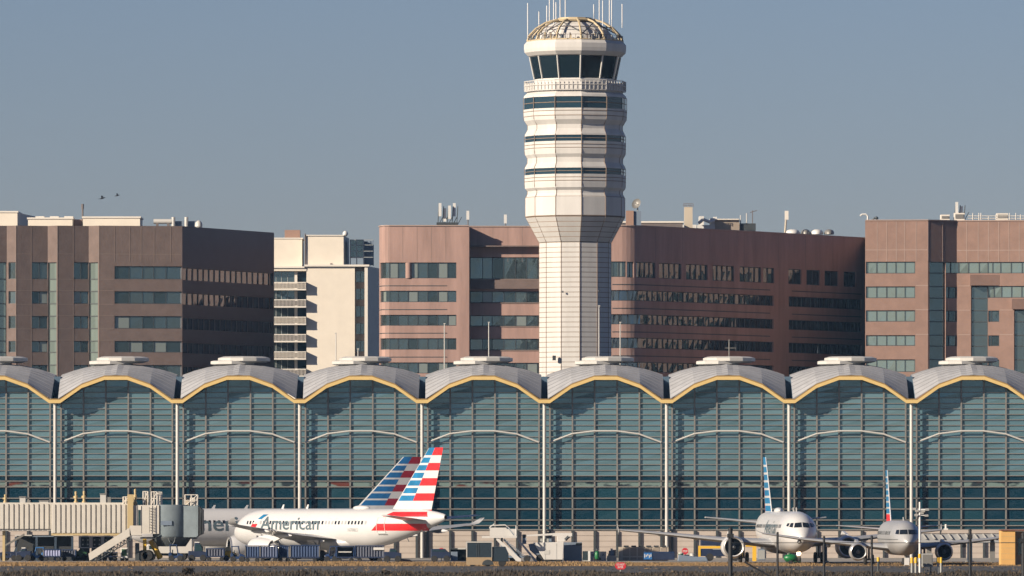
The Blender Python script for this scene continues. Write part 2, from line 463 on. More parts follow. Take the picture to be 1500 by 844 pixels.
    gt = MB(O); gt.box(tx(vx)-.75, tx(vx)+.75, yg-OV+.36, yg+14, tz(589), tz(586.5), 'gutter_blue'); gt.box(tx(vx)-.36, tx(vx)+.36, yg+3.4, yg+8, tz(586.4), tz(551), 'gutter_blue'); gt.build('valley_gutter', term)
    c = MB(O); cx_, cy_ = tx(vx+89.5), yg+dep
    c.lathe([(2.2, 0), (2.55, .1), (2.55, .42), (2.2, .5)], (cx_-.95, cy_-.4, tz(533.5)), 'z', 'steel_white', 10, smooth=False)
    c.lathe([(2.3, 0), (2.95, .2), (2.95, .55), (2.4, .72)], (cx_+.35, cy_, tz(530.3)), 'z', 'steel_white', 12, smooth=False)
    c.build('skylight_cap', ro)
for i in range(-1, 9): bay(i)
# columns, base wall
for i in range(-1, 9):
    c = MB((0, TY, 0)); x = tx(V0+PITCH*i)
    c.tube((x, TY-1.05, 0), (x, TY-1.05, tz(588)), .19, 'steel_white', 10)
    c.box(x-.3, x+.3, TY-1.75, TY-.4, tz(588.5), tz(586.2), 'steel_grey')
    c.build('column', term)
bw = MB((0, TY, 0))
x0, x1 = tx(-110), tx(1700)
rows = [777, 784.5, 792.5, 801, 810, 818]
for a, c in zip(rows, rows[1:]):
    bw.box(x0, x1, TY-.5, TY+.4, tz(c), tz(a)-.05, 'base_panel')
    bw.box(x0, x1, TY-.46, TY+.4, tz(a)-.05, tz(a), 'base_joint')
bw.box(x0, x1, TY-.62, TY+.3, tz(777.0), tz(775.2), 'steel_grey')
bw.build('base_wall', term)
for i in range(-1, 9):
    for c in VCOLS + [0]:
        x = tx(V0+PITCH*i+c)
        if -60 < x < 60: pl = MB((0, TY, 0)); pl.box(x-.13, x+.13, TY-.75, TY-.5, 0, tz(777.5), 'mullion_dark'); pl.build('base_pilaster', term)
bk = MB((0, TY, 0)); bk.box(x0, x1, TY+13, TY+13.6, 0, tz(585), 'base_panel'); bk.box(x0, x0+.3, TY, TY+13, 0, tz(585), 'base_panel'); bk.box(x1-.3, x1, TY, TY+13, 0, tz(585), 'base_panel'); bk.build('rear_wall', term)

# ------------------------------------------------------------------ control tower
CY = 936.0; CK = F/CY
TXC = kx(842.5, CY)
tower = thing('control_tower', 'tall white faceted control tower with dark glass cab', 'control tower', (TXC, CY, 0))
cz = lambda py: kz(py, CY)
ROT = R(6.7)
def ring(prof, name, parent, mfn=None, m='tower_white', n=12):
    b = MB(); b.lathe([(hw/CK, cz(py)) for hw, py in prof], (0, 0, 0), 'z', m, n, ROT, False, mfn)
    return b.build(name, parent)
# shaft with grooves every 7.1 px
prof = []; mk = []
def seg(hw0, y0, hw1, y1, step, groove=True):
    n = max(1, round((y0-y1)/step))
    for i in range(n):
        a = y0-(y0-y1)*i/n; c = y0-(y0-y1)*(i+1)/n
        h0 = hw0+(hw1-hw0)*i/n; h1 = hw0+(hw1-hw0)*(i+1)/n
        prof.append((h0, a)); mk.append('tower_white')
        if groove:
            prof.append((h1, c+.9)); mk.append('tower_joint')
            prof.append((h1-.3, c+.85)); mk.append('tower_joint')
            prof.append((h1-.3, c+.2)); mk.append('tower_joint')
    prof.append((hw1, y1)); mk.append('tower_white')
seg(53, 815, 53, 356, 7.3)
sh = ring(prof, 'shaft', tower, lambda i, k: mk[min(i, len(mk)-1)])
prof = []; mk = []
seg(53.2, 355.5, 73, 319, 7.2)
ring(prof, 'flared_neck', tower, lambda i, k: mk[min(i, len(mk)-1)])
body = [(73, 318.5), (73.5, 317), (73.5, 291), (72, 289), (70.2, 285), (70.2, 281), (74, 277), (74.6, 270), (74.6, 257.5)]
ring(body, 'lower_bulge', tower)
ring([(73, 257.3), (73, 248.8)], 'window_band', tower, m='band_glass')
ring([(74.6, 248.6), (74, 246), (70.4, 240), (70.4, 233), (73.8, 228), (74.6, 221), (74.6, 209.5)], 'middle_bulge', tower)
ring([(73, 209.3), (73, 200.8)], 'window_band', tower, m='band_glass')
ring([(74.6, 200.6), (74, 198), (70, 191), (70, 185), (75, 178), (76.2, 170), (76.2, 161.5)], 'upper_bulge', tower)
ring([(74.8, 161.3), (74.8, 144.8)], 'window_band', tower, m='band_glass')
ring([(76.2, 144.6), (75, 141), (70.5, 137), (70.5, 135.5), (75, 135.2), (75, 134), (64, 133.9), (60, 117)], 'balcony_deck', tower)
# thin belt lines and vertical joints
b = MB()
for py in (153, 165, 172, 205, 214, 219, 253, 262, 267, 290, 318):
    hw = {153: 75.4, 165: 76.7, 172: 76.2, 205: 73.6, 214: 75, 219: 75, 253: 73.6, 262: 75, 267: 75, 290: 72.9, 318: 73.6}[py]
    b.lathe([(hw/CK, cz(py+.45)), ((hw+.3)/CK, cz(py)), (hw/CK, cz(py-.45))], (0, 0, 0), 'z', 'tower_joint', 12, ROT, False)
b.build('belt_line', tower)
b = MB()
chain = [(53, 815), (53, 356), (73, 319), (73.5, 317), (73.5, 291), (70.2, 285), (70.2, 281), (74.3, 275), (74.6, 257.5), (74.6, 248.6), (74, 246), (70.4, 240), (70.4, 233), (74.3, 226), (74.6, 209.5), (74.6, 200.6), (70, 191), (70, 185), (75.6, 176), (76.2, 161), (76.2, 144)]
for k in range(12):
    t = 2*math.pi*k/12+ROT
    pts = [((hw/CK)*math.sin(t), -(hw/CK)*math.cos(t), cz(py)) for hw, py in chain]
    for p, q in zip(pts, pts[1:]): b.tube(p, q, .05, 'tower_joint', 4)
b.build('vertical_joint', tower)
# railing round the balcony
b = MB()
for k in range(12):
    t0 = 2*math.pi*k/12+ROT; t1 = 2*math.pi*(k+1)/12+ROT
    for py in (120.5, 127): 
        b.tube((75/CK*math.sin(t0), -75/CK*math.cos(t0), cz(py)), (75/CK*math.sin(t1), -75/CK*math.cos(t1), cz(py)), .06, 'tower_white', 5)
    for j in range(6):
        u = j/6; x = (math.sin(t0)*(1-u)+math.sin(t1)*u)*75/CK; y = -(math.cos(t0)*(1-u)+math.cos(t1)*u)*75/CK
        b.tube((x, y, cz(134)), (x, y, cz(120.5)), .05, 'tower_white', 4)
    # mesh infill panel standing inside the rails
    a0, a1 = 74.3/CK, 74.3/CK
    b.hexa([(a0*math.sin(t0), -a0*math.cos(t0), cz(133.8)), (a1*math.sin(t1), -a1*math.cos(t1), cz(133.8)), (a1*.995*math.sin(t1), -a1*.995*math.cos(t1), cz(133.8)), (a0*.995*math.sin(t0), -a0*.995*math.cos(t0), cz(133.8)),
            (a0*math.sin(t0), -a0*math.cos(t0), cz(123.5)), (a1*math.sin(t1), -a1*math.cos(t1), cz(123.5)), (a1*.995*math.sin(t1), -a1*.995*math.cos(t1), cz(123.5)), (a0*.995*math.sin(t0), -a0*.995*math.cos(t0), cz(123.5))], 'tower_white')
b.build('balcony_railing', tower)
ring([(59.5, 117), (66.6, 84)], 'cab_windows', tower, m='cab_glass')
for k in range(12):
    t = 2*math.pi*k/12+ROT; b = MB()
    b.tube((60/CK*math.sin(t), -60/CK*math.cos(t), cz(117)), (67/CK*math.sin(t), -67/CK*math.cos(t), cz(84)), .11, 'steel_white', 5)
    b.build('cab_mullion', tower)
ring([(67, 84.2), (69.5, 83), (74.6, 78), (75.4, 73), (75.4, 66.5), (72, 62.5), (71, 61.5), (60, 61)], 'cornice', tower)
# dome cage above the cab
dome = [(70.5, 61), (67, 52), (57, 42), (44, 34), (31, 30)]
dm_ = MB()
dm_.lathe([(r_*.86/CK, cz(py+3)) for r_, py in dome] , (0, 0, 0), 'z', 'tower_white', 12, ROT, False)
dm_.build('dome_shell', tower)
b = MB()
for k in range(12):
    t = 2*math.pi*k/12+ROT
    b.pipe([(r_/CK*math.sin(t), -r_/CK*math.cos(t), cz(py)) for r_, py in dome], .13, 'yellow_steel', 5)
for r_, py in (dome[0], dome[-1]):
    for k in range(12):
        t0 = 2*math.pi*k/12+ROT; t1 = 2*math.pi*(k+1)/12+ROT
        b.tube((r_/CK*math.sin(t0), -r_/CK*math.cos(t0), cz(py)), (r_/CK*math.sin(t1), -r_/CK*math.cos(t1), cz(py)), .11, 'yellow_steel', 5)
b.build('dome_rib', tower)
b = MB()
for k in range(12):
    t0 = 2*math.pi*k/12+ROT; t1 = 2*math.pi*(k+1)/12+ROT
    P_ = lambda t, r_, py: (r_/CK*math.sin(t), -r_/CK*math.cos(t), cz(py))
    if k % 2 == 0: b.tube(P_(t0, 68, 55), P_(t1, 45, 35), .075, 'mullion_dark', 5); b.tube(P_((t0+t1)/2, 57, 44), P_(t1, 67, 55), .06, 'grey_panel', 5)
    else: b.tube(P_(t1, 62, 50), P_(t0, 45, 35), .07, 'mullion_dark', 5)
    b.tube(P_(t0, 57.5, 42), P_(t1, 57.5, 42), .05, 'grey_panel', 5)
b.build('dome_brace', tower)
b = MB()
random.seed(3)
for k in range(46):
    t = random.uniform(-1.5, 1.5); r_ = random.uniform(63, 69)/CK; x, y = r_*math.sin(t), -r_*math.cos(t)
    z0 = cz(61); h = random.uniform(.3, 1.0)
    b.box(x-.08, x+.08, y-.08, y+.08, z0, z0+h, random.choice(['grey_panel', 'bridge_grey', 'yellow_steel', 'steel_white']))
for k in range(36):
    t0 = 2*math.pi*k/36; t1 = 2*math.pi*(k+1)/36; r_ = 70/CK
    b.tube((r_*math.sin(t0), -r_*math.cos(t0), cz(54)), (r_*math.sin(t1), -r_*math.cos(t1), cz(54)), .035, 'grey_panel', 4)
    b.tube((r_*math.sin(t0), -r_*math.cos(t0), cz(61)), (r_*math.sin(t0), -r_*math.cos(t0), cz(54)), .03, 'grey_panel', 4)
b.build('dome_equipment', tower)
b = MB(); b.lathe([(31/CK, cz(32)), (31/CK, cz(28.5)), (25/CK, cz(28)), (25/CK, cz(26.5))], (0, 0, 0), 'z', 'yellow_steel', 12, ROT, False); b.build('dome_crown', tower)
for px, y0, y1, dy in [(773, 50, 5, -.5), (789.5, 35, 16, 1), (801, 40, 8, .5), (805, 33, -6, 2), (811, 27, -9, -1), (814.5, 36, 3, .4), (820.5, 28, -8, 0), (828, 28, -9, -1.2),
                       (870, 32, 5, 2), (878, 35, -8, 1), (882.5, 55, 3, -2.5), (893, 32, -5, 1.5), (896, 29, -9, 0), (911.5, 34, 5, 1)]:
    b = MB(); X = (px-842.5)/CK; b.tube((X, dy, cz(max(y0, 34)+6)), (X, dy, cz(y0)), .05, 'antenna_white', 5); b.tube((X, dy, cz(y0)), (X, dy, cz(y1)), .06, 'antenna_white', 6)
    b.build('antenna', tower)
b = MB()
for px, py in ((774+50, 429), (877, 428)):
    X = (px-842.5)/CK; b.ball((X, -54/CK, cz(py)), .1, .1, .13, 'mullion_dark', 8, 6)
b.build('obstruction_lamp', tower)
b = MB(); b.box(-31/CK-.2, -31/CK+.2, -54.5/CK, -50/CK, cz(529), cz(522), 'mullion_dark'); b.build('junction_box', tower)
# ------------------------------------------------------------------ office buildings
class Facade:
    def __init__(s, path, D):
        s.path = path; s.D = D
        s.P = [Vector((kx(px, Y), Y)) for px, Y in path]
        s.N = []
        n = len(s.P)
        sn = []
        for a, b in zip(s.P, s.P[1:]):
            d = (b-a).normalized(); sn.append(Vector((d.y, -d.x)))
        for i in range(n):
            if i == 0: v = sn[0]
            elif i == n-1: v = sn[-1]
            else:
                v = (sn[i-1]+sn[i]); v = v.normalized() if v.length > 1e-4 else sn[i]
                v = v / max(.5, v.dot(sn[i]))
            s.N.append(v)
        s.sn = sn
    def at(s, px, off=0.0):
        q = (px-750.0)/F
        pts = s.path
        if px <= pts[0][0]: return s.P[0]+s.N[0]*off
        if px >= pts[-1][0]: return s.P[-1]+s.N[-1]*off
        for i in range(len(pts)-1):
            if abs(px-pts[i][0]) < 1e-6: return s.P[i]+s.N[i]*off
            if pts[i][0] < px < pts[i+1][0]:
                a, b = s.P[i], s.P[i+1]; d = b-a
                den = d.x-q*d.y
                u = (q*a.y-a.x)/den if abs(den) > 1e-9 else 0
                return a+d*u+s.sn[i]*off
        return s.P[-1]+s.N[-1]*off
    def z(s, py): return kz(py, s.D)
    def slab(s, mb, p0, p1, z0, z1, m, o0=0.0, o1=-0.4):
        br = [p0]+[p for p, _ in s.path if p0+1e-6 < p < p1-1e-6]+[p1]
        for a, c in zip(br, br[1:]):
            A0, C0, A1, C1 = s.at(a, o0), s.at(c, o0), s.at(a, o1), s.at(c, o1)
            mb.hexa([(A0.x, A0.y, z0), (C0.x, C0.y, z0), (C1.x, C1.y, z0), (A1.x, A1.y, z0), (A0.x, A0.y, z1), (C0.x, C0.y, z1), (C1.x, C1.y, z1), (A1.x, A1.y, z1)], m)
    def wall(s, mb, ops, top, bot, m, th=.45, p0=None, p1=None):
        p0 = s.path[0][0] if p0 is None else p0; p1 = s.path[-1][0] if p1 is None else p1
        br = sorted(set([p0, p1]+[p for p, _ in s.path if p0 < p < p1]+[x for o in ops for x in o[:2] if p0 < x < p1]))
        zt, zb = s.z(top), (0.0 if bot is None else s.z(bot))
        for a, c in zip(br, br[1:]):
            mid = (a+c)/2
            cut = sorted([(s.z(o[3]), s.z(o[2])) for o in ops if o[0]-1e-6 <= mid <= o[1]+1e-6])
            z = zb
            for lo, hi in cut:
                if lo > z+1e-4: s.slab(mb, a, c, z, lo, m, 0, -th)
                z = max(z, hi)
            if zt > z+1e-4: s.slab(mb, a, c, z, zt, m, 0, -th)
    def window(s, parent, o, org, mull, glass='building_glass', fr='mullion_dark', off=-.28, name='window', hz=()):
        g = MB(org); z0, z1 = s.z(o[3]), s.z(o[2])
        br = sorted(set([o[0], o[1]]+[p for p, _ in s.path if o[0] < p < o[1]]+[x for x in mull if o[0] < x < o[1]]))
        for a, c in zip(br, br[1:]):
            # every pane sits a hair out of true, as real glazing does
            jj = .035 if glass == 'wavy_glass' else .014
            j0, j1 = random.uniform(-jj, jj), random.uniform(-jj, jj)
            A, C = s.at(a, off+j0), s.at(c, off+j1); A2, C2 = s.at(a, off+j0*.3), s.at(c, off-j1*.3)
            g.quad((A.x, A.y, z0), (C.x, C.y, z0), (C2.x, C2.y, z1), (A2.x, A2.y, z1), random.choice([glass]*5+[glass+'_dim']*2+[glass+'_blind']) if glass == 'building_glass' else glass)
        go = g.build(name, parent)
        f = MB(org)
        for x in mull:
            if o[0]-.01 <= x <= o[1]+.01:
                d = .5
                s.slab(f, max(o[0], x-d), min(o[1], x+d), z0, z1, fr, off+.10, off-.03)
        for py in hz:
            if o[2] < py < o[3]: s.slab(f, o[0], o[1], s.z(py)-.07, s.z(py)+.07, fr, off+.09, off-.025)
        if f.v:
            s.slab(f, o[0], o[1], z1-.12, z1-.004, fr, off+.10, off-.03); s.slab(f, o[0], o[1], z0+.004, z0+.10, fr, off+.10, off-.03)
            f.build('window_frame', go)
        return go
def flat_roof(mb, pts, z, m):
    mb.poly([(p[0], p[1], z) for p in pts], m)
def steps(a, b, n): return [a+(b-a)*i/n for i in range(n+1)]

# ---- brown block at the left edge
BD = 1265.0
bA = thing('office_building', 'brown stone office block with windowed front and dark shaded right side', 'office building', (kx(140, BD), BD+20, 0))
oA = tuple(bA.location)
pathA = [(-40, 1264.5), (-20, 1262), (10, 1263), (23.5, 1262), (70, 1263.6), (84, 1262.2), (130, 1263.8), (145, 1262.3), (267, 1264.6), (401.5, 1294)]
fA = Facade(pathA, BD)
rowsA = [(385, 409.5), (427.3, 445.5), (463.5, 481.8), (500, 516.6), (535, 553), (572, 590), (608, 626), (645, 663), (681, 699)]
w = MB(oA); ops = []
for i, (a, c) in enumerate(rowsA):
    a2 = a if i else 390.5
    ops += [(167.8, 266.9, a2, c), (267.3, 400, a2+1.5+i*0, c+1.5), (46.4, 69.9, a-.3 if i == 0 else a, c), (108, 129.9, a-.3 if i == 0 else a, c), (-19, -4, a, c), (12.5, 23, a, c)]
strips = [(70.2, 82.8), (130.2, 143.5), (-3, 9.5)]
for p0, p1 in strips: ops.append((p0, p1, 385, 735))
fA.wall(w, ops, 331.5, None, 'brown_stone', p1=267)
fw = MB(oA); fA.wall(fw, ops, 331.5, None, 'dark_flank', p0=267); fw.build('side_wall', bA)
# joints
for p in (23.6, 46, 84.3, 107.6, 145.3, 168, 190, 207, 226, 250):
    for (a, c) in [(332, 384)] if p > 145.5 else [(332, 735)]:
        fA.slab(w, p-.45, p+.45, fA.z(c), fA.z(a), 'brown_joint', .03, -.02)
for py in (373, 409.9, 426.6, 446.5, 462.8, 482.5, 499):
    fA.slab(w, 24.2, 45.5, fA.z(py)-.05, fA.z(py)+.05, 'brown_joint', .028, -.02)
    fA.slab(w, 85, 107, fA.z(py)-.05, fA.z(py)+.05, 'brown_joint', .028, -.02)
    fA.slab(w, 146, 167, fA.z(py)-.05, fA.z(py)+.05, 'brown_joint', .028, -.02)
fA.slab(w, 168, 266, fA.z(373)-.05, fA.z(373)+.05, 'brown_joint', .028, -.02)
w.build('wall', bA)
rA = MB(oA)
rp = [fA.at(p, -.4) for p, _ in pathA]
flat_roof(rA, [(p.x, p.y) for p in rp]+[(kx(300, 1340), 1340), (kx(-40, 1340), 1340)], fA.z(333), 'grey_panel')
rb = MB(oA)
e = fA.at(401.5, 0)
flat_roof
rb.quad((e.x, e.y, 0), (kx(300, 1340), 1340, 0), (kx(300, 1340), 1340, fA.z(332)), (e.x, e.y, fA.z(332)), 'brown_stone')
rb.build('rear_wall', bA)
rA.build('roof', bA)
for i, (a, c) in enumerate(rowsA[:6]):
    a2 = a if i else 390.5
    fA.window(bA, (167.8, 266.9, a2, c), oA, [168.3, 189.5, 209, 225.5, 243.5, 266])
    fA.window(bA, (267.3, 400, a2+1.5, c+1.5), oA, [268]+steps(276, 396, 15)+[399.5], 'wavy_glass')
    fA.window(bA, (46.4, 69.9, a-.3 if i == 0 else a, c), oA, [46.9, 58, 69.5])
    fA.window(bA, (108, 129.9, a-.3 if i == 0 else a, c), oA, [108.4, 119, 129.5])
    fA.window(bA, (12.5, 23, a, c), oA, [12.8, 22.7])
    fA.window(bA, (-19, -4, a, c), oA, [-19, -4])
for p0, p1 in strips:
    fA.window(bA, (p0, p1, 385, 735), oA, [p0+.3, p1-.3], 'pale_glass', hz=[409.5, 427.3, 445.5, 463.5, 481.8, 500, 516.6, 535])
def roofbox(parent, org, name, px0, px1, py0, py1, Y, depth, m='cream_wall', cap=True, D=BD):
    b = MB(org); b.box(kx(px0, Y), kx(px1, Y), Y, Y+depth, kz(py1, Y), kz(py0, Y), m)
    if cap: b.box(kx(px0, Y)-.15, kx(px1, Y)+.15, Y-.15, Y+depth+.15, kz(py0, Y)+.003, kz(py0, Y)+.25, 'cream_trim')
    return b.build(name, parent)
roofbox(bA, oA, 'penthouse', -40, 25.5, 311.5, 336, 1290, 20)
b = MB(oA); b.hexa([(kx(25.6, 1290), 1290, kz(336, 1290)), (kx(60, 1305), 1312, kz(336, 1290)), (kx(60, 1305), 1320, kz(336, 1290)), (kx(25.6, 1290), 1309, kz(336, 1290)),
                    (kx(25.6, 1290), 1290, kz(311.5, 1290)), (kx(60, 1305), 1312, kz(312.5, 1290)), (kx(60, 1305), 1320, kz(312.5, 1290)), (kx(25.6, 1290), 1309, kz(311.5, 1290))], 'cream_wall'); b.build('penthouse', bA)
roofbox(bA, oA, 'penthouse', 41, 106, 321, 336, 1280, 6)
roofbox(bA, oA, 'penthouse', 121.5, 205, 319.5, 336, 1280, 9)
for p0, p1 in ((52, 65), (73, 86), (94, 107)):
    roofbox(bA, oA, 'roof_vent', p0, p1, 317, 320.8, 1282, 3, 'cream_trim', False)
roofbox(bA, oA, 'brick_stack', 108, 121, 321.5, 336, 1284, 2, 'pink_stone', False)
b = MB(); X = kx(121, 1283); b.tube((X, 1283, fA.z(333)), (X, 1283, kz(300, 1283)), .14, 'grey_panel', 6); b.tube((X, 1283, kz(306, 1283)), (X, 1283, kz(299, 1283)), .22, 'grey_panel', 6)
tag(b.build('mast'), 'thin dark mast on the roof of the brown office block', 'mast')
b = MB(); X0, X1 = kx(225, 1281), kx(252, 1281); zz = kz(324.5, 1281)
b.tube((X0, 1281, zz), (X1, 1281, zz), .4, 'steel_white', 12)
for u in (.2, .8): b.box(X0+(X1-X0)*u-.2, X0+(X1-X0)*u+.2, 1280.7, 1281.3, fA.z(333), zz-.3, 'grey_panel')
tag(b.build('roof_tank'), 'pale horizontal tank on the roof of the brown office block', 'tank')
b = MB(); b.box(kx(248, 1284), kx(287, 1284), 1284, 1287, fA.z(333), kz(324, 1284), 'slate_box')
for p in (254, 273): b.tube((kx(p, 1283.5), 1283.5, fA.z(333)), (kx(p, 1283.5), 1283.5, kz(318, 1283)), .3, 'steel_white', 8)
tag(b.build('roof_unit'), 'dark mechanical unit with two white flues at right on brown block roof', 'roof unit')
b = MB(); b.lathe([(.62, 0), (.55, .6), (.2, .95), (0, 1.0)], (kx(291, 1282), 1282, kz(332, 1282)), 'z', 'steel_white', 12); b.tube((kx(291, 1282), 1282, fA.z(333)), (kx(291, 1282), 1282, kz(331.5, 1282)), .5, 'steel_white', 10)
tag(b.build('roof_vent'), 'small white domed vent at the right roof corner of the brown block', 'roof vent')

# ---- cream apartment block
AD = 1500.0
bB = thing('apartment_building', 'cream apartment block with stacked balconies between brown and pink offices', 'apartment building', (kx(470, AD), AD+15, 0))
oB = tuple(bB.location)
za = lambda py: kz(py, AD); xa = lambda px, Y=AD: kx(px, Y)
w = MB(oB)
w.box(xa(449), xa(519.7), AD, AD+24, 0, za(391), 'cream_wall')
w.box(xa(380), xa(449)-.003, AD+1.6, AD+24, 0, za(392), 'cream_wall')
w.box(xa(380), xa(449)-.003, AD-.1, AD+1.6, za(397), za(391.5), 'cream_wall')
w.box(xa(520.3), xa(534), AD+1.3, AD+20, 0, za(391.2), 'grey_panel')
w.box(xa(534), xa(538.7), AD-.2, AD+2, 0, za(390.5), 'cream_trim')
w.hexa([(xa(538.9), AD, 0), (xa(556, AD+12), AD+12, 0), (xa(556, AD+12), AD+24, 0), (xa(538.9), AD+24, 0), (xa(538.9), AD, za(390)), (xa(556, AD+12), AD+12, za(390.5)), (xa(556, AD+12), AD+24, za(390.5)), (xa(538.9), AD+24, za(390))], 'cream_wall')
w.build('wall', bB)
t = MB(oB)
t.box(xa(446), xa(541), AD-.5, AD+6, za(390.6), za(387.8), 'cream_trim')
t.box(xa(398), xa(446)-.004, AD-.4, AD+6, za(392.8), za(390.4), 'cream_trim')
t.build('cornice', bB)
p = MB(oB)
p.box(xa(400), xa(442), AD+2.6, AD+14, za(391), za(349.5), 'cream_wall')
p.box(xa(400), xa(443), AD+2.45, AD+14.2, za(349.4), za(347.6), 'cream_trim')
p.box(xa(446.5), xa(503), AD+1.4, AD+14, za(389), za(345.5), 'cream_wall')
p.hexa([(xa(503)+.003, AD+1.4, za(389)), (xa(511.5, AD+12), AD+12, za(389)), (xa(503), AD+15, za(389)), (xa(503)+.003, AD+15, za(389)), (xa(503)+.003, AD+1.4, za(345.5)), (xa(511.5, AD+12), AD+12, za(346)), (xa(503), AD+15, za(346)), (xa(503)+.003, AD+15, za(345.5))], 'cream_wall')
p.box(xa(446), xa(504), AD+1.2, AD+14.3, za(345.3), za(343.8), 'cream_trim')
p.tube((xa(446.8), AD+1.2, za(389)), (xa(446.8), AD+1.2, za(342)), .12, 'grey_panel', 6)
p.build('penthouse', bB)
roofbox(bB, oB, 'brick_stack', 417, 439.5, 337, 350, AD+5, 3, 'brick_red', False)
for i in range(8):
    zt = 413.5+25.4*i
    if zt > 560: break
    b = MB(oB)
    X0, X1 = xa(395), xa(448.6); y0, y1 = AD-1.35, AD+1.6
    b.box(X0, X1, y0, y1, za(zt+12), za(zt+10), 'cream_trim')
    b.box(X0, X1, y0, y0+.08, za(zt+1.2), za(zt), 'cream_trim')
    for px in steps(396, 448, 26): b.box(xa(px)-.035, xa(px)+.035, y0+.01, y0+.07, za(zt+10), za(zt+1), 'cream_trim')
    b.box(X0, X1-.1, y0+.10, y0+.14, za(zt+9), za(zt+2), random.choice(['beige_light', 'cream_wall', 'grey_panel']))
    b.box(X1-.08, X1, y0+.1, y1, za(zt+10), za(zt), 'cream_trim')
    b.build('balcony', bB)
for i in range(7):
    y0 = 397+25.4*i if i else 398
    b = MB(oB); b.box(xa(396), xa(431), AD+1.52, AD+1.58, za(y0+15+ (12 if i > 0 else 0)), za(y0), 'building_glass'); wn = b.build('window', bB)
    f = MB(oB)
    for px in (396, 404, 412, 421): f.box(xa(px)-.06, xa(px)+.06, AD+1.46, AD+1.515, za(y0+16), za(y0), 'mullion_light')
    f.build('mullion', wn)
    b = MB(oB); b.box(xa(435.5), xa(448.4), AD+1.52, AD+1.58, za(y0+27), za(y0), 'cab_glass'); wn = b.build('window', bB)
    b = MB(oB); b.box(xa(521.5), xa(533), AD+1.2, AD+1.26, za(413+25.4*i), za(397.5+25.4*i), 'building_glass'); wn = b.build('window', bB)
    f = MB(oB); f.box(xa(528)-.05, xa(528)+.05, AD+1.12, AD+1.195, za(413+25.4*i), za(397.5+25.4*i), 'mullion_dark'); f.build('mullion', wn)
b = MB(oB); b.box(xa(431.3), xa(435.2), AD+.9, AD+1.59, 0, za(393), 'cream_trim'); b.build('pillar', bB)
b = MB(oB); b.box(xa(483.5), xa(486), AD-.06+1.3, AD+1.39, za(388), za(385.5), 'grey_panel'); b.build('vent', bB)
mu = thing('roof_unit', 'glassy blue-grey cooling unit on the cream apartment roof', 'roof unit', (xa(530), AD+6, za(389)))
om = tuple(mu.location)
b = MB(om); b.box(xa(512.5), xa(532), AD+4, AD+9, za(376), za(350.5), 'building_glass'); b.box(xa(532)+.02, xa(546), AD+6, AD+11, za(386), za(352), 'slate_box'); b.build('casing', mu)
b = MB(om)
for px in (512.5, 522, 532): b.box(xa(px)-.1, xa(px)+.1, AD+3.9, AD+3.98, za(388), za(350), 'mullion_light')
for py in (350.5, 358, 367, 376): b.box(xa(512), xa(546), AD+3.82, AD+3.9, za(py)-.07, za(py)+.07, 'mullion_light')
for px in (536, 541, 546): b.box(xa(px)-.1, xa(px)+.1, AD+5.9, AD+5.98, za(388), za(350), 'slate_box')
b.build('frame', mu)
b = MB(); b.ball((xa(505.5), AD+2, za(342)), .5, .5, .55, 'sign_white', 12, 8); b.tube((xa(505.5), AD+2, za(345.3)), (xa(505.5), AD+2, za(343)), .1, 'grey_panel', 6)
tag(b.build('radome'), 'small white ball radome on the cream apartment roof corner', 'radome')

# ---- pink block with rounded corners
bC = thing('office_building', 'pink stone office block with rounded corners and shaded right flank behind the tower', 'office building', (kx(840, BD), BD+25, 0))
oC = tuple(bC.location)
left = [(555.5, 1273), (555.6, 1270), (556.8, 1267.6), (559.5, 1266), (564, 1265.2), (570, 1265), (687.3, 1265)]
rec = [(687.4, 1268.3), (806, 1268.3)]
arc = []
Rr = 5.3
X905 = kx(905, 1265)
for k in range(0, 8):
    t = R(52)*k/7
    X, Y = X905+Rr*math.sin(t), 1265+Rr*(1-math.cos(t)); arc.append((750+X*F/Y, Y))
px_a, Y_a = arc[-1]
right = [(1010, 1277), (1080, 1288), (1140, 1298.5), (1200, 1309.5), (1268, 1322)]
pathC = left+rec+[(806.1, 1265)]+arc+right
fC = Facade(pathC, BD)
rowsC = [(384.6, 407.8), (426.0, 442.6), (461.3, 477.2), (495.6, 512.2), (531, 547), (566, 582), (601, 617)]
ops = []
Lw = (556.5, 668.5)
for i, (a, c) in enumerate(rowsC):
    ops.append((*Lw, a, c))
    ops.append((688.5, 805, 376 if i == 0 else a, c if i else 408))
    ops.append((807, 917 if i == 0 else 1133, a-1 if i else a-1.5, c-2))
top_pairs = [(918.5, 928), (932, 960), (965.5, 998), (1005, 1036.5), (1044, 1075), (1083.5, 1115), (1118, 1134), (1155, 1174), (1181.5, 1201), (1208, 1228), (1236, 1254)]
YS = {918.5: 0}
def drop(px): return 0.0
ops = [o for o in ops]
for p0, p1 in top_pairs: ops.append((p0, p1, 383.5, 406.5))
for i, (a, c) in enumerate(rowsC[1:]): ops.append((1155.5, 1262, a-1, c-2))
w = MB(oC)
fC.wall(w, ops, 331.3, None, 'pink_stone')
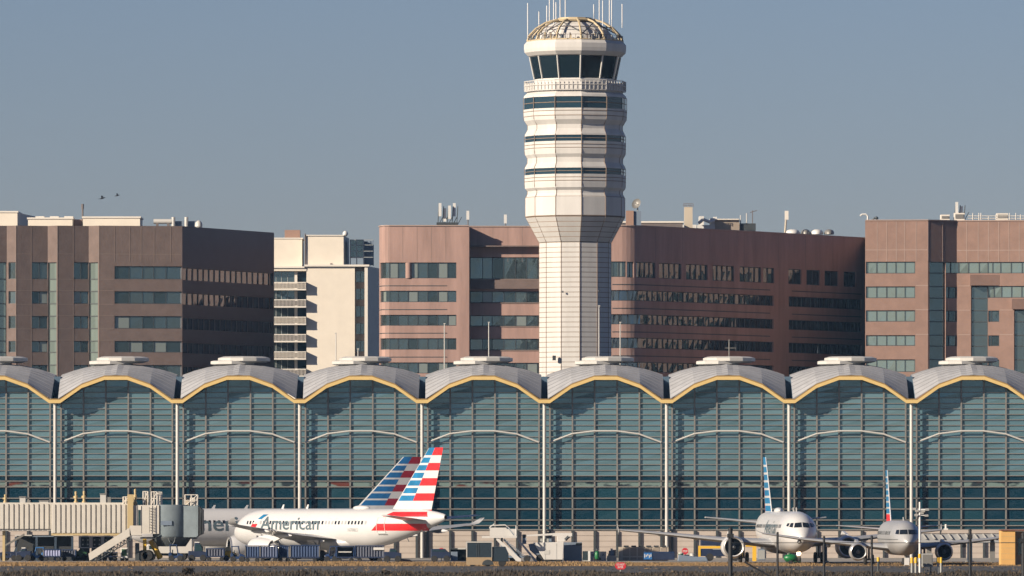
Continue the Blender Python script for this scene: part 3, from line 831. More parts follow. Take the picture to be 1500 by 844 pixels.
# string courses and lips
for i, (a, c) in enumerate(rowsC[:5]):
    fC.slab(w, 556, 655, fC.z(c+11.6), fC.z(c+10.4), 'mullion_dark', .02, -.02)
    fC.slab(w, 897, 1128, fC.z(c+9.8), fC.z(c+8.4), 'mullion_dark', .02, -.02)
    fC.slab(w, 1160, 1262, fC.z(c+9.8), fC.z(c+8.4), 'mullion_dark', .02, -.02)
    fC.slab(w, 688.4, 805.4, fC.z(c+1.2), fC.z(c+.1), 'brown_joint', .12, -.02)
for px in (569, 590, 611, 632, 653, 700, 722, 744, 765, 960, 1000, 1040, 1090, 1140, 1180, 1220):
    fC.slab(w, px-.22, px+.22, fC.z(383), fC.z(332), 'brown_joint', .012, -.02)
fC.slab(w, 555.6, 687, fC.z(331.2), fC.z(329.8), 'tan_joint', .15, -.5)
fC.slab(w, 806.2, 1266, fC.z(331.2), fC.z(329.8), 'tan_joint', .15, -.5)
fC.slab(w, 687.5, 805.9, fC.z(331.2), fC.z(329.8), 'tan_joint', .15, -.5)
w.build('wall', bC)
# setback terrace of the top floor over the recess: a canopy and parapet
t = MB(oC)
fC.slab(t, 688, 805.5, fC.z(361), fC.z(359.2), 'brown_stone', 1.6, -.3)
fC.slab(t, 688, 805.5, fC.z(422.5), fC.z(409.5), 'brown_stone', .7, -.3)
t.build('terrace', bC)
rf = MB(oC)
rp = [fC.at(p, -.45) for p, _ in pathC]
flat_roof(rf, [(p.x, p.y) for p in rp]+[(kx(1268, 1345), 1345), (kx(556, 1345), 1345)], fC.z(333.5), 'grey_panel'); rf.build('roof', bC)
rw = MB(oC); a = fC.at(555.5); rw.quad((a.x, a.y, 0), (a.x, 1345, 0), (a.x, 1345, fC.z(332)), (a.x, a.y, fC.z(332)), 'pink_stone'); rw.build('rear_wall', bC)
for i, (a, c) in enumerate(rowsC[:5]):
    lm = [557]+[558.5+i_ for i_ in (0,)]+[570, 583, 597.5, 612, 626.5, 641, 655.5, 668]
    fC.window(bC, (*Lw, a, c), oC, lm)
    fC.window(bC, (688.5, 805, 376 if i == 0 else a, c if i else 408), oC, [689, 707, 721, 738, 755, 771, 787, 804])
    if i == 0: fC.window(bC, (807, 917, a-1.5, c-2), oC, [808, 897.5, 906, 916])
    else:
        fC.window(bC, (807, 1133, a-1, c-2), oC, [808, 897.5, 906, 920, 935]+steps(950, 1130, 24), 'wavy_glass')
        fC.window(bC, (1155.5, 1262, a-1, c-2), oC, [156]+steps(1156, 1261, 16), 'wavy_glass')
for p0, p1 in top_pairs:
    n = max(2, round((p1-p0)/8)); fC.window(bC, (p0, p1, 383.5, 406.5), oC, steps(p0+.4, p1-.4, n), 'wavy_glass')
# pillar in the top-left window row
b = MB(oC); A = fC.at(598.5, -.25); b.tube((A.x, A.y, fC.z(407.6)), (A.x, A.y, fC.z(384.8)), .5, 'pink_stone', 12); b.build('pillar', bC)
roofbox(bC, oC, 'penthouse', 905, 1000, 326.5, 336, 1288, 14, 'grey_panel')
# rooftop things
def cell_mast(px, Y, py0, py1, n, label, tall=True):
    r = thing('antenna_cluster', label, 'antenna', (kx(px, Y), Y, kz(py0, Y)))
    o_ = tuple(r.location)
    for k in range(n):
        b = MB(o_); X = kx(px, Y)+(k-(n-1)/2)*.75; dy = (k % 2)*.5
        h = kz(py1, Y)-kz(py0, Y); top = kz(py0, Y)+h*(1-.12*((k*2) % 3))
        b.box(X-.22, X+.22, Y+dy-.12, Y+dy+.12, top-h*.62, top, 'sign_white'); b.build('panel', r)
    b = MB(o_)
    for k in range(n+1):
        X = kx(px, Y)+(k-n/2)*.75
        b.tube((X, Y+.4, kz(py0, Y)-.3), (X+.2, Y+.4, kz(py1, Y)-.5), .07, 'mullion_dark', 5)
        b.tube((X, Y+.4, kz(py0, Y)-.3), (X+.8, Y+.6, kz(py0, Y)+1.2), .06, 'mullion_dark', 5)
    b.box(kx(px, Y)-n*.42, kx(px, Y)+n*.42, Y+.2, Y+.7, kz(py0, Y)-.3, kz(py0, Y)+.35, 'mullion_dark')
    b.build('frame', r)
cell_mast(655, 1275, 329, 297.5, 4, 'cluster of white panel antennas on the pink office roof')
for px, py1, lab in ((685.5, 309, 'single white panel antenna on the pink roof edge'), (740.5, 314.5, 'short white antenna on the pink roof beside the tower')):
    b = MB(); X = kx(px, 1270); b.tube((X, 1270, fC.z(334)), (X, 1270, kz(py1+8, 1270)), .08, 'grey_panel', 6); b.box(X-.25, X+.2, 1269.8, 1270.1, kz(py1+13, 1270), kz(py1, 1270), 'sign_white'); tag(b.build('antenna'), lab, 'antenna')
d = thing('satellite_dish', 'dish antenna on a brick plinth right of the tower', 'satellite dish', (kx(930, 1276), 1276, fC.z(331)))
od = tuple(d.location)
b = MB(od); b.box(kx(917, 1276), kx(928, 1276), 1275, 1278, fC.z(331), kz(309, 1276), 'brick_red'); b.box(kx(928.2, 1276), kx(939, 1276), 1275.3, 1278, fC.z(331), kz(309.5, 1276), 'slate_box'); b.build('plinth', d)
b = MB(od); cx_ = Vector((kx(934, 1276), 1275.6, kz(300, 1276)))
pr = [(0, 0), (.35, .05), (.65, .2), (.85, .42)]
ax = Vector((-.55, -.75, .35)).normalized(); u = ax.orthogonal().normalized(); v = ax.cross(u)
rg = []
for r_, h in pr: rg.append(b.add([cx_+ax*h+(u*math.cos(2*math.pi*k/14)+v*math.sin(2*math.pi*k/14))*max(r_, .01) for k in range(14)]))
for i in range(3):
    for k in range(14): b.face((rg[i]+k, rg[i]+(k+1) % 14, rg[i+1]+(k+1) % 14, rg[i+1]+k), 'steel_grey', True)
b.tube(cx_, cx_+ax*.9, .05, 'steel_grey', 5); b.tube((cx_.x, cx_.y, kz(309.5, 1276)), cx_, .1, 'steel_grey', 6)
b.build('dish', d)
ch = thing('chimney_stack', 'square tan chimney stack with railing on the dark office roof', 'chimney', (kx(1009, 1300), 1300, kz(330, 1300)))
oc = tuple(ch.location)
b = MB(oc); b.box(kx(1002.5, 1300), kx(1014.5, 1300), 1300, 1302, kz(334, 1300), kz(303, 1300), 'beige_light'); b.build('stack', ch)
b = MB(oc)
for px in (1001.5, 1005, 1009, 1012, 1015.5): b.tube((kx(px, 1300), 1299.9, kz(303, 1300)), (kx(px, 1300), 1299.9, kz(298.5, 1300)), .05, 'grey_panel', 4)
for py in (298.5, 301): b.tube((kx(1001.5, 1300), 1299.9, kz(py, 1300)), (kx(1015.5, 1300), 1299.9, kz(py, 1300)), .05, 'grey_panel', 4)
b.build('railing', ch)
pp = thing('roof_plant', 'white rooftop plant with pipes and louvres on the dark office', 'roof unit', (kx(1060, 1305), 1305, kz(333, 1305)))
op = tuple(pp.location)
for px0, px1, py, m in ((1021, 1047, 330, 'sign_white'), (1047, 1083, 321.5, 'beige_cabinet'), (1083, 1107, 327.5, 'mullion_dark'), (1045, 1050, 318, 'sign_white'), (1024, 1031, 317, 'sign_white'), (1040, 1046, 320, 'sign_white'), (1000, 1020, 329.5, 'sign_white')):
    b = MB(op); b.box(kx(px0, 1305), kx(px1, 1305), 1304+random.uniform(0, .6), 1308, kz(338, 1305), kz(py, 1305), m); b.build('unit', pp)
b = MB(op)
b.pipe([(kx(1023, 1303.5), 1303.5, kz(328, 1305)), (kx(1030, 1303.5), 1303.5, kz(322, 1305)), (kx(1040, 1303.5), 1303.5, kz(326, 1305)), (kx(1047, 1303.5), 1303.5, kz(324, 1305))], .25, 'sign_white', 8)
b.box(kx(1046, 1303.6), kx(1082, 1303.6), 1303.6, 1303.9, kz(322.5, 1305), kz(321, 1305), 'cream_trim')
b.build('pipe', pp)
b = MB()
for px, py in ((1085, 315), (1094, 312), (1102.5, 308)):
    b.tube((kx(px, 1305), 1306, kz(338, 1305)), (kx(px, 1305), 1306, kz(py, 1305)), .09 if px < 1100 else .07, 'steel_white' if px < 1100 else 'grey_panel', 6)
b.tube((kx(1099, 1305), 1306, kz(311, 1305)), (kx(1109, 1305), 1306, kz(308, 1305)), .06, 'grey_panel', 5)
tag(b.build('aerial'), 'thin aerial masts at the right end of the rooftop plant', 'aerial')
b = MB(); X = kx(1150, 1315); b.tube((X, 1315, kz(341, 1315)), (X+.15, 1315, kz(322, 1315)), .17, 'beige_light', 8); b.box(X-.05, X+.55, 1314.8, 1315.2, kz(322, 1315), kz(309, 1315), 'cream_trim'); tag(b.build('panel_antenna'), 'leaning pale panel antenna on the dark office roof', 'antenna')
for k, (p0, p1, lab) in enumerate(((1150, 1172, 'leftmost white ridged skylight on the dark office roof'), (1173, 1187, 'middle rounded skylight on the dark office roof'), (1187, 1206, 'larger white skylight on the dark office roof'), (1207, 1222, 'rightmost rounded skylight on the dark office roof'))):
    b = MB(); Y = 1318; b.lathe([(1.0, 0), (1.0, .4), (.8, .75), (.4, .95), (0, 1.0)], (0, 0, 0), 'z', 'sign_white' if k % 2 == 0 else 'steel_grey', 14)
    o = b.build('skylight'); o.location = (kx((p0+p1)/2, Y), Y, kz(343.5, Y)); o.scale = ((kx(p1, Y)-kx(p0, Y))/2, 1.6, .85)
    tag(o, lab, 'skylight', 'skylights on the dark office roof')

# ---- tan block at the right edge
RD = 1255.0
bD = thing('office_building', 'tan stone office block with stepped glass slots at the right edge', 'office building', (kx(1400, RD), RD+20, 0))
oD = tuple(bD.location)
pathD = [(1267.5, 1255), (1359.4, 1254.2), (1385.2, 1255.8), (1401.6, 1256.9), (1560, 1255)]
fD = Facade(pathD, RD)
zz6 = lambda z_: 280+z_/3.015
rowsD = [(383.6, 400.8), (419.8, 436.8), (454.8, 471.3), (491.2, 506.8), (526.7, 545), (562, 579), (597, 614)]
ops = []
for a, c in rowsD: ops.append((1268.5, 1340.5, a, c))
ops.append((1361.5, 1385.2, 383.6, 735))
ops.append((1385.3, 1555, 383.6, 400.2))
pun = [(1386, 1402)]
for a, c in rowsD[1:]: ops.append((1386, 1402, a, c))
ops.append((1422.4, 1447, 418.8, 735)); ops.append((1447.1, 1555, 418.8, 436))
for a, c in rowsD[2:]: ops.append((1447.8, 1463.7, a, c))
ops.append((1485.5, 1510, 454, 735)); ops.append((1510.1, 1555, 454, 471))
w = MB(oD); fD.wall(w, ops, 323.5, None, 'tan_stone')
for px in (1285, 1299, 1313, 1325, 1342, 1359.6, 1381, 1416, 1433, 1448, 1463, 1478, 1493):
    fD.slab(w, px-.4, px+.4, fD.z(383), fD.z(324.5), 'tan_joint', .03, -.02)
fD.slab(w, 1268, 1359, fD.z(366.8), fD.z(365.8), 'tan_joint', .028, -.02)
fD.slab(w, 1402, 1500, fD.z(366.8), fD.z(365.8), 'tan_joint', .028, -.02)
for py in (418.5, 454, 490): 
    fD.slab(w, 1341.5, 1360.5, fD.z(py)-.05, fD.z(py)+.05, 'tan_joint', .028, -.02)
    fD.slab(w, 1404, 1421, fD.z(py)-.05, fD.z(py)+.05, 'tan_joint', .028, -.02)
    if py > 420: fD.slab(w, 1465, 1484, fD.z(py)-.05, fD.z(py)+.05, 'tan_joint', .028, -.02)
fD.slab(w, 1267.6, 1559, fD.z(323.4), fD.z(322), 'tan_joint', .12, -.5)
w.build('wall', bD)
def wedge(p0, p1, py0, py1):
    b = MB(oD); A, C = fD.at(p0, 0), fD.at(p1, 0); A1 = fD.at(p0, 1.3)
    z0, z1 = fD.z(py1), fD.z(py0)
    b.poly([(A1.x, A1.y, z0), (C.x, C.y-.01, z0), (C.x, C.y-.01, z1), (A1.x, A1.y, z1)], 'tan_stone')
    b.poly([(A.x, A.y, z0), (A1.x, A1.y, z0), (A1.x, A1.y, z1), (A.x, A.y, z1)], 'tan_stone')
    b.poly([(A.x, A.y, z1), (A1.x, A1.y, z1), (C.x, C.y-.01, z1)], 'tan_stone'); b.poly([(A.x, A.y, z0), (C.x, C.y-.01, z0), (A1.x, A1.y, z0)], 'tan_stone')
    b.build('facet_panel', bD)
wedge(1421.8, 1464.5, 402.3, 418); wedge(1482.8, 1525, 437.8, 453)
rp = [fD.at(p, -.45) for p, _ in pathD]
rf = MB(oD); flat_roof(rf, [(p.x, p.y) for p in rp]+[(kx(1560, 1255), 1325), (kx(1269, 1325), 1325)], fD.z(325), 'grey_panel'); rf.build('roof', bD)
sw = MB(oD); X = kx(1267.5, 1255)
SL = (kx(1268.5, 1325)-X)/69.5
def sbox(x0, x1, y0, y1, z0, z1, m):
    f0, f1 = (y0-1255.5)*SL, (y1-1255.5)*SL
    sw.hexa([(X+x0+f0, y0, z0), (X+x1+f0, y0, z0), (X+x1+f1, y1, z0), (X+x0+f1, y1, z0), (X+x0+f0, y0, z1), (X+x1+f0, y0, z1), (X+x1+f1, y1, z1), (X+x0+f1, y1, z1)], m)
for i, (a, c) in enumerate(rowsD):     # the flank that faces the sun, mirrored in the dark glass next door
    sbox(0, .4, 1255.5, 1325, fD.z(rowsD[i+1][0]) if i+1 < len(rowsD) else 0, fD.z(c), 'tan_stone')
    sbox(.2, .38, 1255.5, 1325, fD.z(c), fD.z(a), 'building_glass')
    for j in range(14): sbox(0, .19, 1256+5*j, 1258.4+5*j, fD.z(c)+.003, fD.z(a)-.003, 'tan_stone')
sbox(0, .4, 1255.5, 1325, fD.z(rowsD[0][0]), fD.z(323.6), 'tan_stone')
sw.build('side_wall', bD)
for i, (a, c) in enumerate(rowsD[:5]):
    fD.window(bD, (1268.5, 1340.5, a, c), oD, [1269, 1284, 1298.5, 1312, 1325.5, 1340], 'pale_glass')
    if i: fD.window(bD, (1386, 1402, a, c), oD, [1386.4, 1391, 1401.7])
    if i > 1: fD.window(bD, (1447.8, 1463.7, a, c), oD, [1448.2, 1452, 1463.3])
HZD = [400, 419.8, 436.8, 454.8, 471.3, 491, 507, 527, 545]
for p0, p1, top in ((1361.5, 1385.2, 383.6), (1422.4, 1447, 418.8), (1485.5, 1510, 454)):
    fD.window(bD, (p0, p1, top, 735), oD, [p0+.4, p1-.3], 'cab_glass' if False else 'building_glass', off=-.42, hz=HZD)
fD.window(bD, (1385.3, 1555, 383.6, 400.2), oD, [1386, 1394, 1404, 1418.5, 1434, 1447, 1454, 1465.5, 1481, 1497], 'pale_glass')
fD.window(bD, (1447.1, 1555, 418.8, 436), oD, [1447.5, 1456, 1467, 1481.5, 1496.5], 'pale_glass')
fD.window(bD, (1510.1, 1555, 454, 471), oD, [1511, 1530])
cell_mast(1405, 1263, 322, 296, 2, 'pair of tall panel antennas on the tan office roof')
for k, (p0, p1, py, lab) in enumerate(((1378, 1391, 314.5, 'white box unit left of the antennas on the tan roof'), (1398, 1413, 312, 'white box unit under the pair of panel antennas'), (1460, 1477, 312.5, 'white box unit right of the antennas on the tan roof'))):
    r = thing('roof_unit', lab, 'roof unit', (kx((p0+p1)/2, 1262), 1262, fD.z(324))); o_ = tuple(r.location)
    b = MB(o_); b.box(kx(p0, 1262), kx(p1, 1262), 1262, 1264, fD.z(322), kz(py, 1262), 'cream_trim'); b.box(kx(p0, 1262)+.15, kx(p1, 1262)-.15, 1261.9, 1262.002, kz(320, 1262), kz(py+2, 1262), 'steel_grey'); b.build('casing', r)
    b = MB(o_)
    for u in (.08, .92): X = kx(p0+(p1-p0)*u, 1262); b.box(X-.08, X+.08, 1262.2, 1262.4, fD.z(325), fD.z(322.05), 'mullion_dark'); b.box(X-.08, X+.08, 1263.5, 1263.7, fD.z(325), fD.z(322.05), 'mullion_dark')
    b.build('leg', r)
b = MB()
for px in (1425, 1434, 1437, 1448, 1459, 1479, 1488, 1495): b.tube((kx(px, 1258), 1258, fD.z(325)), (kx(px, 1258), 1258, kz(312+(px % 3)*2, 1258)), .06, 'cream_trim', 5)
for py in (316.5, 320): b.tube((kx(1418, 1258), 1258.05, kz(py, 1258)), (kx(1520, 1258), 1258.05, kz(py, 1258)), .06, 'cream_trim', 5)
tag(b.build('roof_railing'), 'pale railing along the tan office roof at the right edge', 'railing')
b = MB(); Y = 1258; pts = [(kx(1271, Y), Y, fD.z(324)), (kx(1271, Y), Y, kz(316.5, Y)), (kx(1268.5, Y), Y, kz(314, Y)), (kx(1263, Y), Y, kz(314, Y)), (kx(1260, Y), Y, kz(316.5, Y))]
b.pipe(pts, .14, 'sign_white', 6); tag(b.build('davit'), 'curved white davit arm on the left corner of the tan roof', 'davit')
b = MB(); b.pipe([(kx(1277, Y), Y, fD.z(324)), (kx(1280, Y), Y, kz(320, Y)), (kx(1284, Y), Y, kz(319, Y))], .12, 'mullion_dark', 6); b.ball((kx(1284, Y), Y, kz(319.5, Y)), .3, .3, .25, 'mullion_dark', 8, 6)
tag(b.build('roof_camera'), 'dark camera on a bracket beside the white davit', 'camera')

# ---- light poles and trees behind the terminal, birds
for k, (px, y0, y1, Y, lab) in enumerate(((492, 0, 489, 1000, 'slim pale pole in front of the cream apartment wall'), (651, 0, 475, 1010, 'slim pale pole in front of the pink block left bay'), (716, 0, 473, 1005, 'slim white pole in front of the recessed pink bay'),
                         (877.5, 0, 449, 925, 'tall white pole close against the tower shaft'), (908.5, 0, 473, 1000, 'slim pale pole just right of the tower shaft'), (1068, 0, 499, 1020, 'dark pole with a crossarm in front of the shaded flank'), (524.5, 0, 512, 1000, 'short pale pole near the apartment window slot'))):
    b = MB(); X = kx(px, Y); m = 'steel_white' if k != 5 else 'steel_grey'
    b.tube((X, Y, 0), (X, Y, kz(y1, Y)), .11, m, 8, .06); b.box(X-.12, X+.12, Y-.1, Y+.1, kz(y1, Y), kz(y1, Y)+.12, m)
    if k == 5: b.tube((X-.5, Y, kz(y1+11, Y)), (X+.9, Y, kz(y1+11, Y)), .06, m, 5)
    tag(b.build('light_pole'), lab, 'pole', 'light poles behind the terminal')
def tree(px, Y, top, rad, lab, n=900):
    r = thing('tree', lab, 'tree', (kx(px, Y), Y, 0)); H = kz(top, Y)
    b = MB(); b.tube((0, 0, 0), (.1, 0, H*.6), .3, 'bark', 8, .12)
    for k in range(7):
        t = k*2.4; z0 = H*(.4+.05*k); b.tube((.06, 0, z0), (math.cos(t)*rad*.7, math.sin(t)*rad*.7, z0+H*.22), .1, 'bark', 5, .03)
    b.build('trunk', r)
    c = MB(); cl = [(random.gauss(0, .45)*rad, random.gauss(0, .45)*rad, H*(.72+random.gauss(0, .10))) for _ in range(26)]
    for k in range(n):
        q = random.choice(cl); p = Vector((q[0]+random.gauss(0, .5), q[1]+random.gauss(0, .5), min(q[2]+random.gauss(0, .5), H)))
        u = Vector((random.gauss(0, 1), random.gauss(0, 1), random.gauss(0, 1))).normalized()*random.uniform(.15, .35); v = u.orthogonal().normalized()*random.uniform(.1, .25)
        c.quad(p-u-v, p+u-v, p+u+v, p-u+v, 'leaf_olive')
    c.build('crown', r)
tree(283, 985, 529, 2.2, 'small dark tree showing above the vault below the shaded brown flank')
tree(938, 985, 529, 2.4, 'small olive tree showing above the vault right of the tower')
tree(800, 990, 535, 1.6, 'low tree showing in the roof valley left of the tower base')
for k, (px, py, lab) in enumerate(((150, 290.5, 'dark bird flying with wings raised, left of the two'), (172, 286.5, 'small dark bird flying, right of the two'))):
    b = MB(); Y = 1150; s_ = 1.0 if k == 0 else .8; x, z = kx(px, Y), kz(py, Y)
    n_ = 10
    rg = [b.add([(x+h*s_, Y+r_*s_*math.cos(2*math.pi*q/8), z+h*s_*.25+r_*s_*math.sin(2*math.pi*q/8)) for q in range(8)]) for h, r_ in ((-.4, .01), (-.25, .08), (0, .12), (.22, .08), (.34, .05), (.45, .01))]
    for i in range(5):
        for q in range(8): b.face((rg[i]+q, rg[i]+(q+1) % 8, rg[i+1]+(q+1) % 8, rg[i+1]+q), 'bird_dark', True)
    for sy in (-1, 1):
        for a_, c_ in (((0, 0), (.3, .22)), ((.3, .22), (.62, .30))):
            b.hexa([(x-.14*s_, Y+sy*a_[0]*s_, z+a_[1]*s_), (x+.14*s_, Y+sy*a_[0]*s_, z+a_[1]*s_+.03), (x+.06*s_-.1, Y+sy*c_[0]*s_, z+c_[1]*s_+.02), (x-.16*s_, Y+sy*c_[0]*s_, z+c_[1]*s_),
                    (x-.14*s_, Y+sy*a_[0]*s_, z+a_[1]*s_+.05), (x+.14*s_, Y+sy*a_[0]*s_, z+a_[1]*s_+.07), (x+.06*s_-.1, Y+sy*c_[0]*s_, z+c_[1]*s_+.05), (x-.16*s_, Y+sy*c_[0]*s_, z+c_[1]*s_+.03)], 'bird_dark')
    b.hexa([(x-.62*s_, Y-.12*s_, z-.12*s_), (x-.35*s_, Y-.04*s_, z-.09*s_), (x-.35*s_, Y+.04*s_, z-.09*s_), (x-.62*s_, Y+.12*s_, z-.12*s_), (x-.62*s_, Y-.12*s_, z-.09*s_), (x-.35*s_, Y-.04*s_, z-.05*s_), (x-.35*s_, Y+.04*s_, z-.05*s_), (x-.62*s_, Y+.12*s_, z-.09*s_)], 'bird_dark')
    tag(b.build('bird'), lab, 'bird', 'birds over the brown block')
# ------------------------------------------------------------------ aircraft
A320 = dict(L=33.84, secs=[(0, .02, -.60, .02), (.12, .30, -.58, .28), (.35, .56, -.53, .54), (.8, .92, -.43, .92), (1.4, 1.24, -.30, 1.30), (2.1, 1.50, -.18, 1.62), (3.1, 1.75, -.08, 1.87), (4.3, 1.90, -.02, 2.0), (5.6, 1.975, 0, 2.07),
                            (21, 1.975, 0, 2.07), (23, 1.95, .05, 2.02), (25, 1.80, .22, 1.85), (27, 1.55, .45, 1.60), (29, 1.25, .70, 1.31), (31, .92, .93, 1.0), (32.6, .60, 1.08, .64), (33.6, .34, 1.15, .36), (33.84, .2, 1.16, .22)])
E175 = dict(L=31.7, secs=[(0, .02, -.42, .02), (.15, .28, -.40, .26), (.45, .55, -.35, .53), (1.0, .86, -.26, .88), (1.7, 1.12, -.17, 1.19), (2.6, 1.33, -.08, 1.47), (3.8, 1.46, -.02, 1.63), (5.2, 1.505, 0, 1.675),
                          (20.5, 1.505, 0, 1.675), (23, 1.42, .12, 1.56), (25.5, 1.16, .38, 1.27), (28, .80, .66, .88), (30, .45, .85, .50), (31.4, .2, .92, .24), (31.7, .1, .93, .12)])

def sec_at(T, s):
    S = T['secs']
    if s <= S[0][0]: return S[0][1:]
    for a, b in zip(S, S[1:]):
        if a[0] <= s <= b[0]:
            u = (s-a[0])/(b[0]-a[0]); return tuple(a[i]+(b[i]-a[i])*u for i in (1, 2, 3))
    return S[-1][1:]

def font_bm(body, bold=0.0, shear=0.0):
    cu = bpy.data.curves.new('lettering', 'FONT'); cu.body = body; cu.size = 1.0; cu.offset = bold; cu.shear = shear; cu.resolution_u = 3
    ob = bpy.data.objects.new('lettering', cu); COL.objects.link(ob)
    dg = bpy.context.evaluated_depsgraph_get(); dg.update()
    me = bpy.data.meshes.new_from_object(ob.evaluated_get(dg))
    bm = bmesh.new(); bm.from_mesh(me)
    bpy.data.objects.remove(ob); bpy.data.curves.remove(cu); bpy.data.meshes.remove(me)
    return bm
def text_part(body, name, parent, fn, wid, hei, m, nz=14, bold=0.012, shear=0.0, label=None):
    """lettering wrapped on a surface: fn(u, v) -> point; u along 0..wid, v up 0..hei (cap height)"""
    bm = font_bm(body, bold, shear)
    xs = [v.co.x for v in bm.verts]; ys = [v.co.y for v in bm.verts]
    x0, x1 = min(xs), max(xs); top = max(ys); y0 = 0.0
    for i in range(1, nz):
        z = y0+(top-y0)*i/nz
        bmesh.ops.bisect_plane(bm, geom=bm.verts[:]+bm.edges[:]+bm.faces[:], plane_co=(0, z, 0), plane_no=(0, 1, 0))
    for v in bm.verts:
        u = (v.co.x-x0)/(x1-x0)*wid; t = (v.co.y-y0)/(top-y0)*hei
        v.co = Vector(fn(u, t))
    me = bpy.data.meshes.new(name); bm.to_mesh(me); bm.free(); me.materials.append(M[m])
    o = bpy.data.objects.new(name, me); COL.objects.link(o)
    if parent: o.parent = parent
    return o

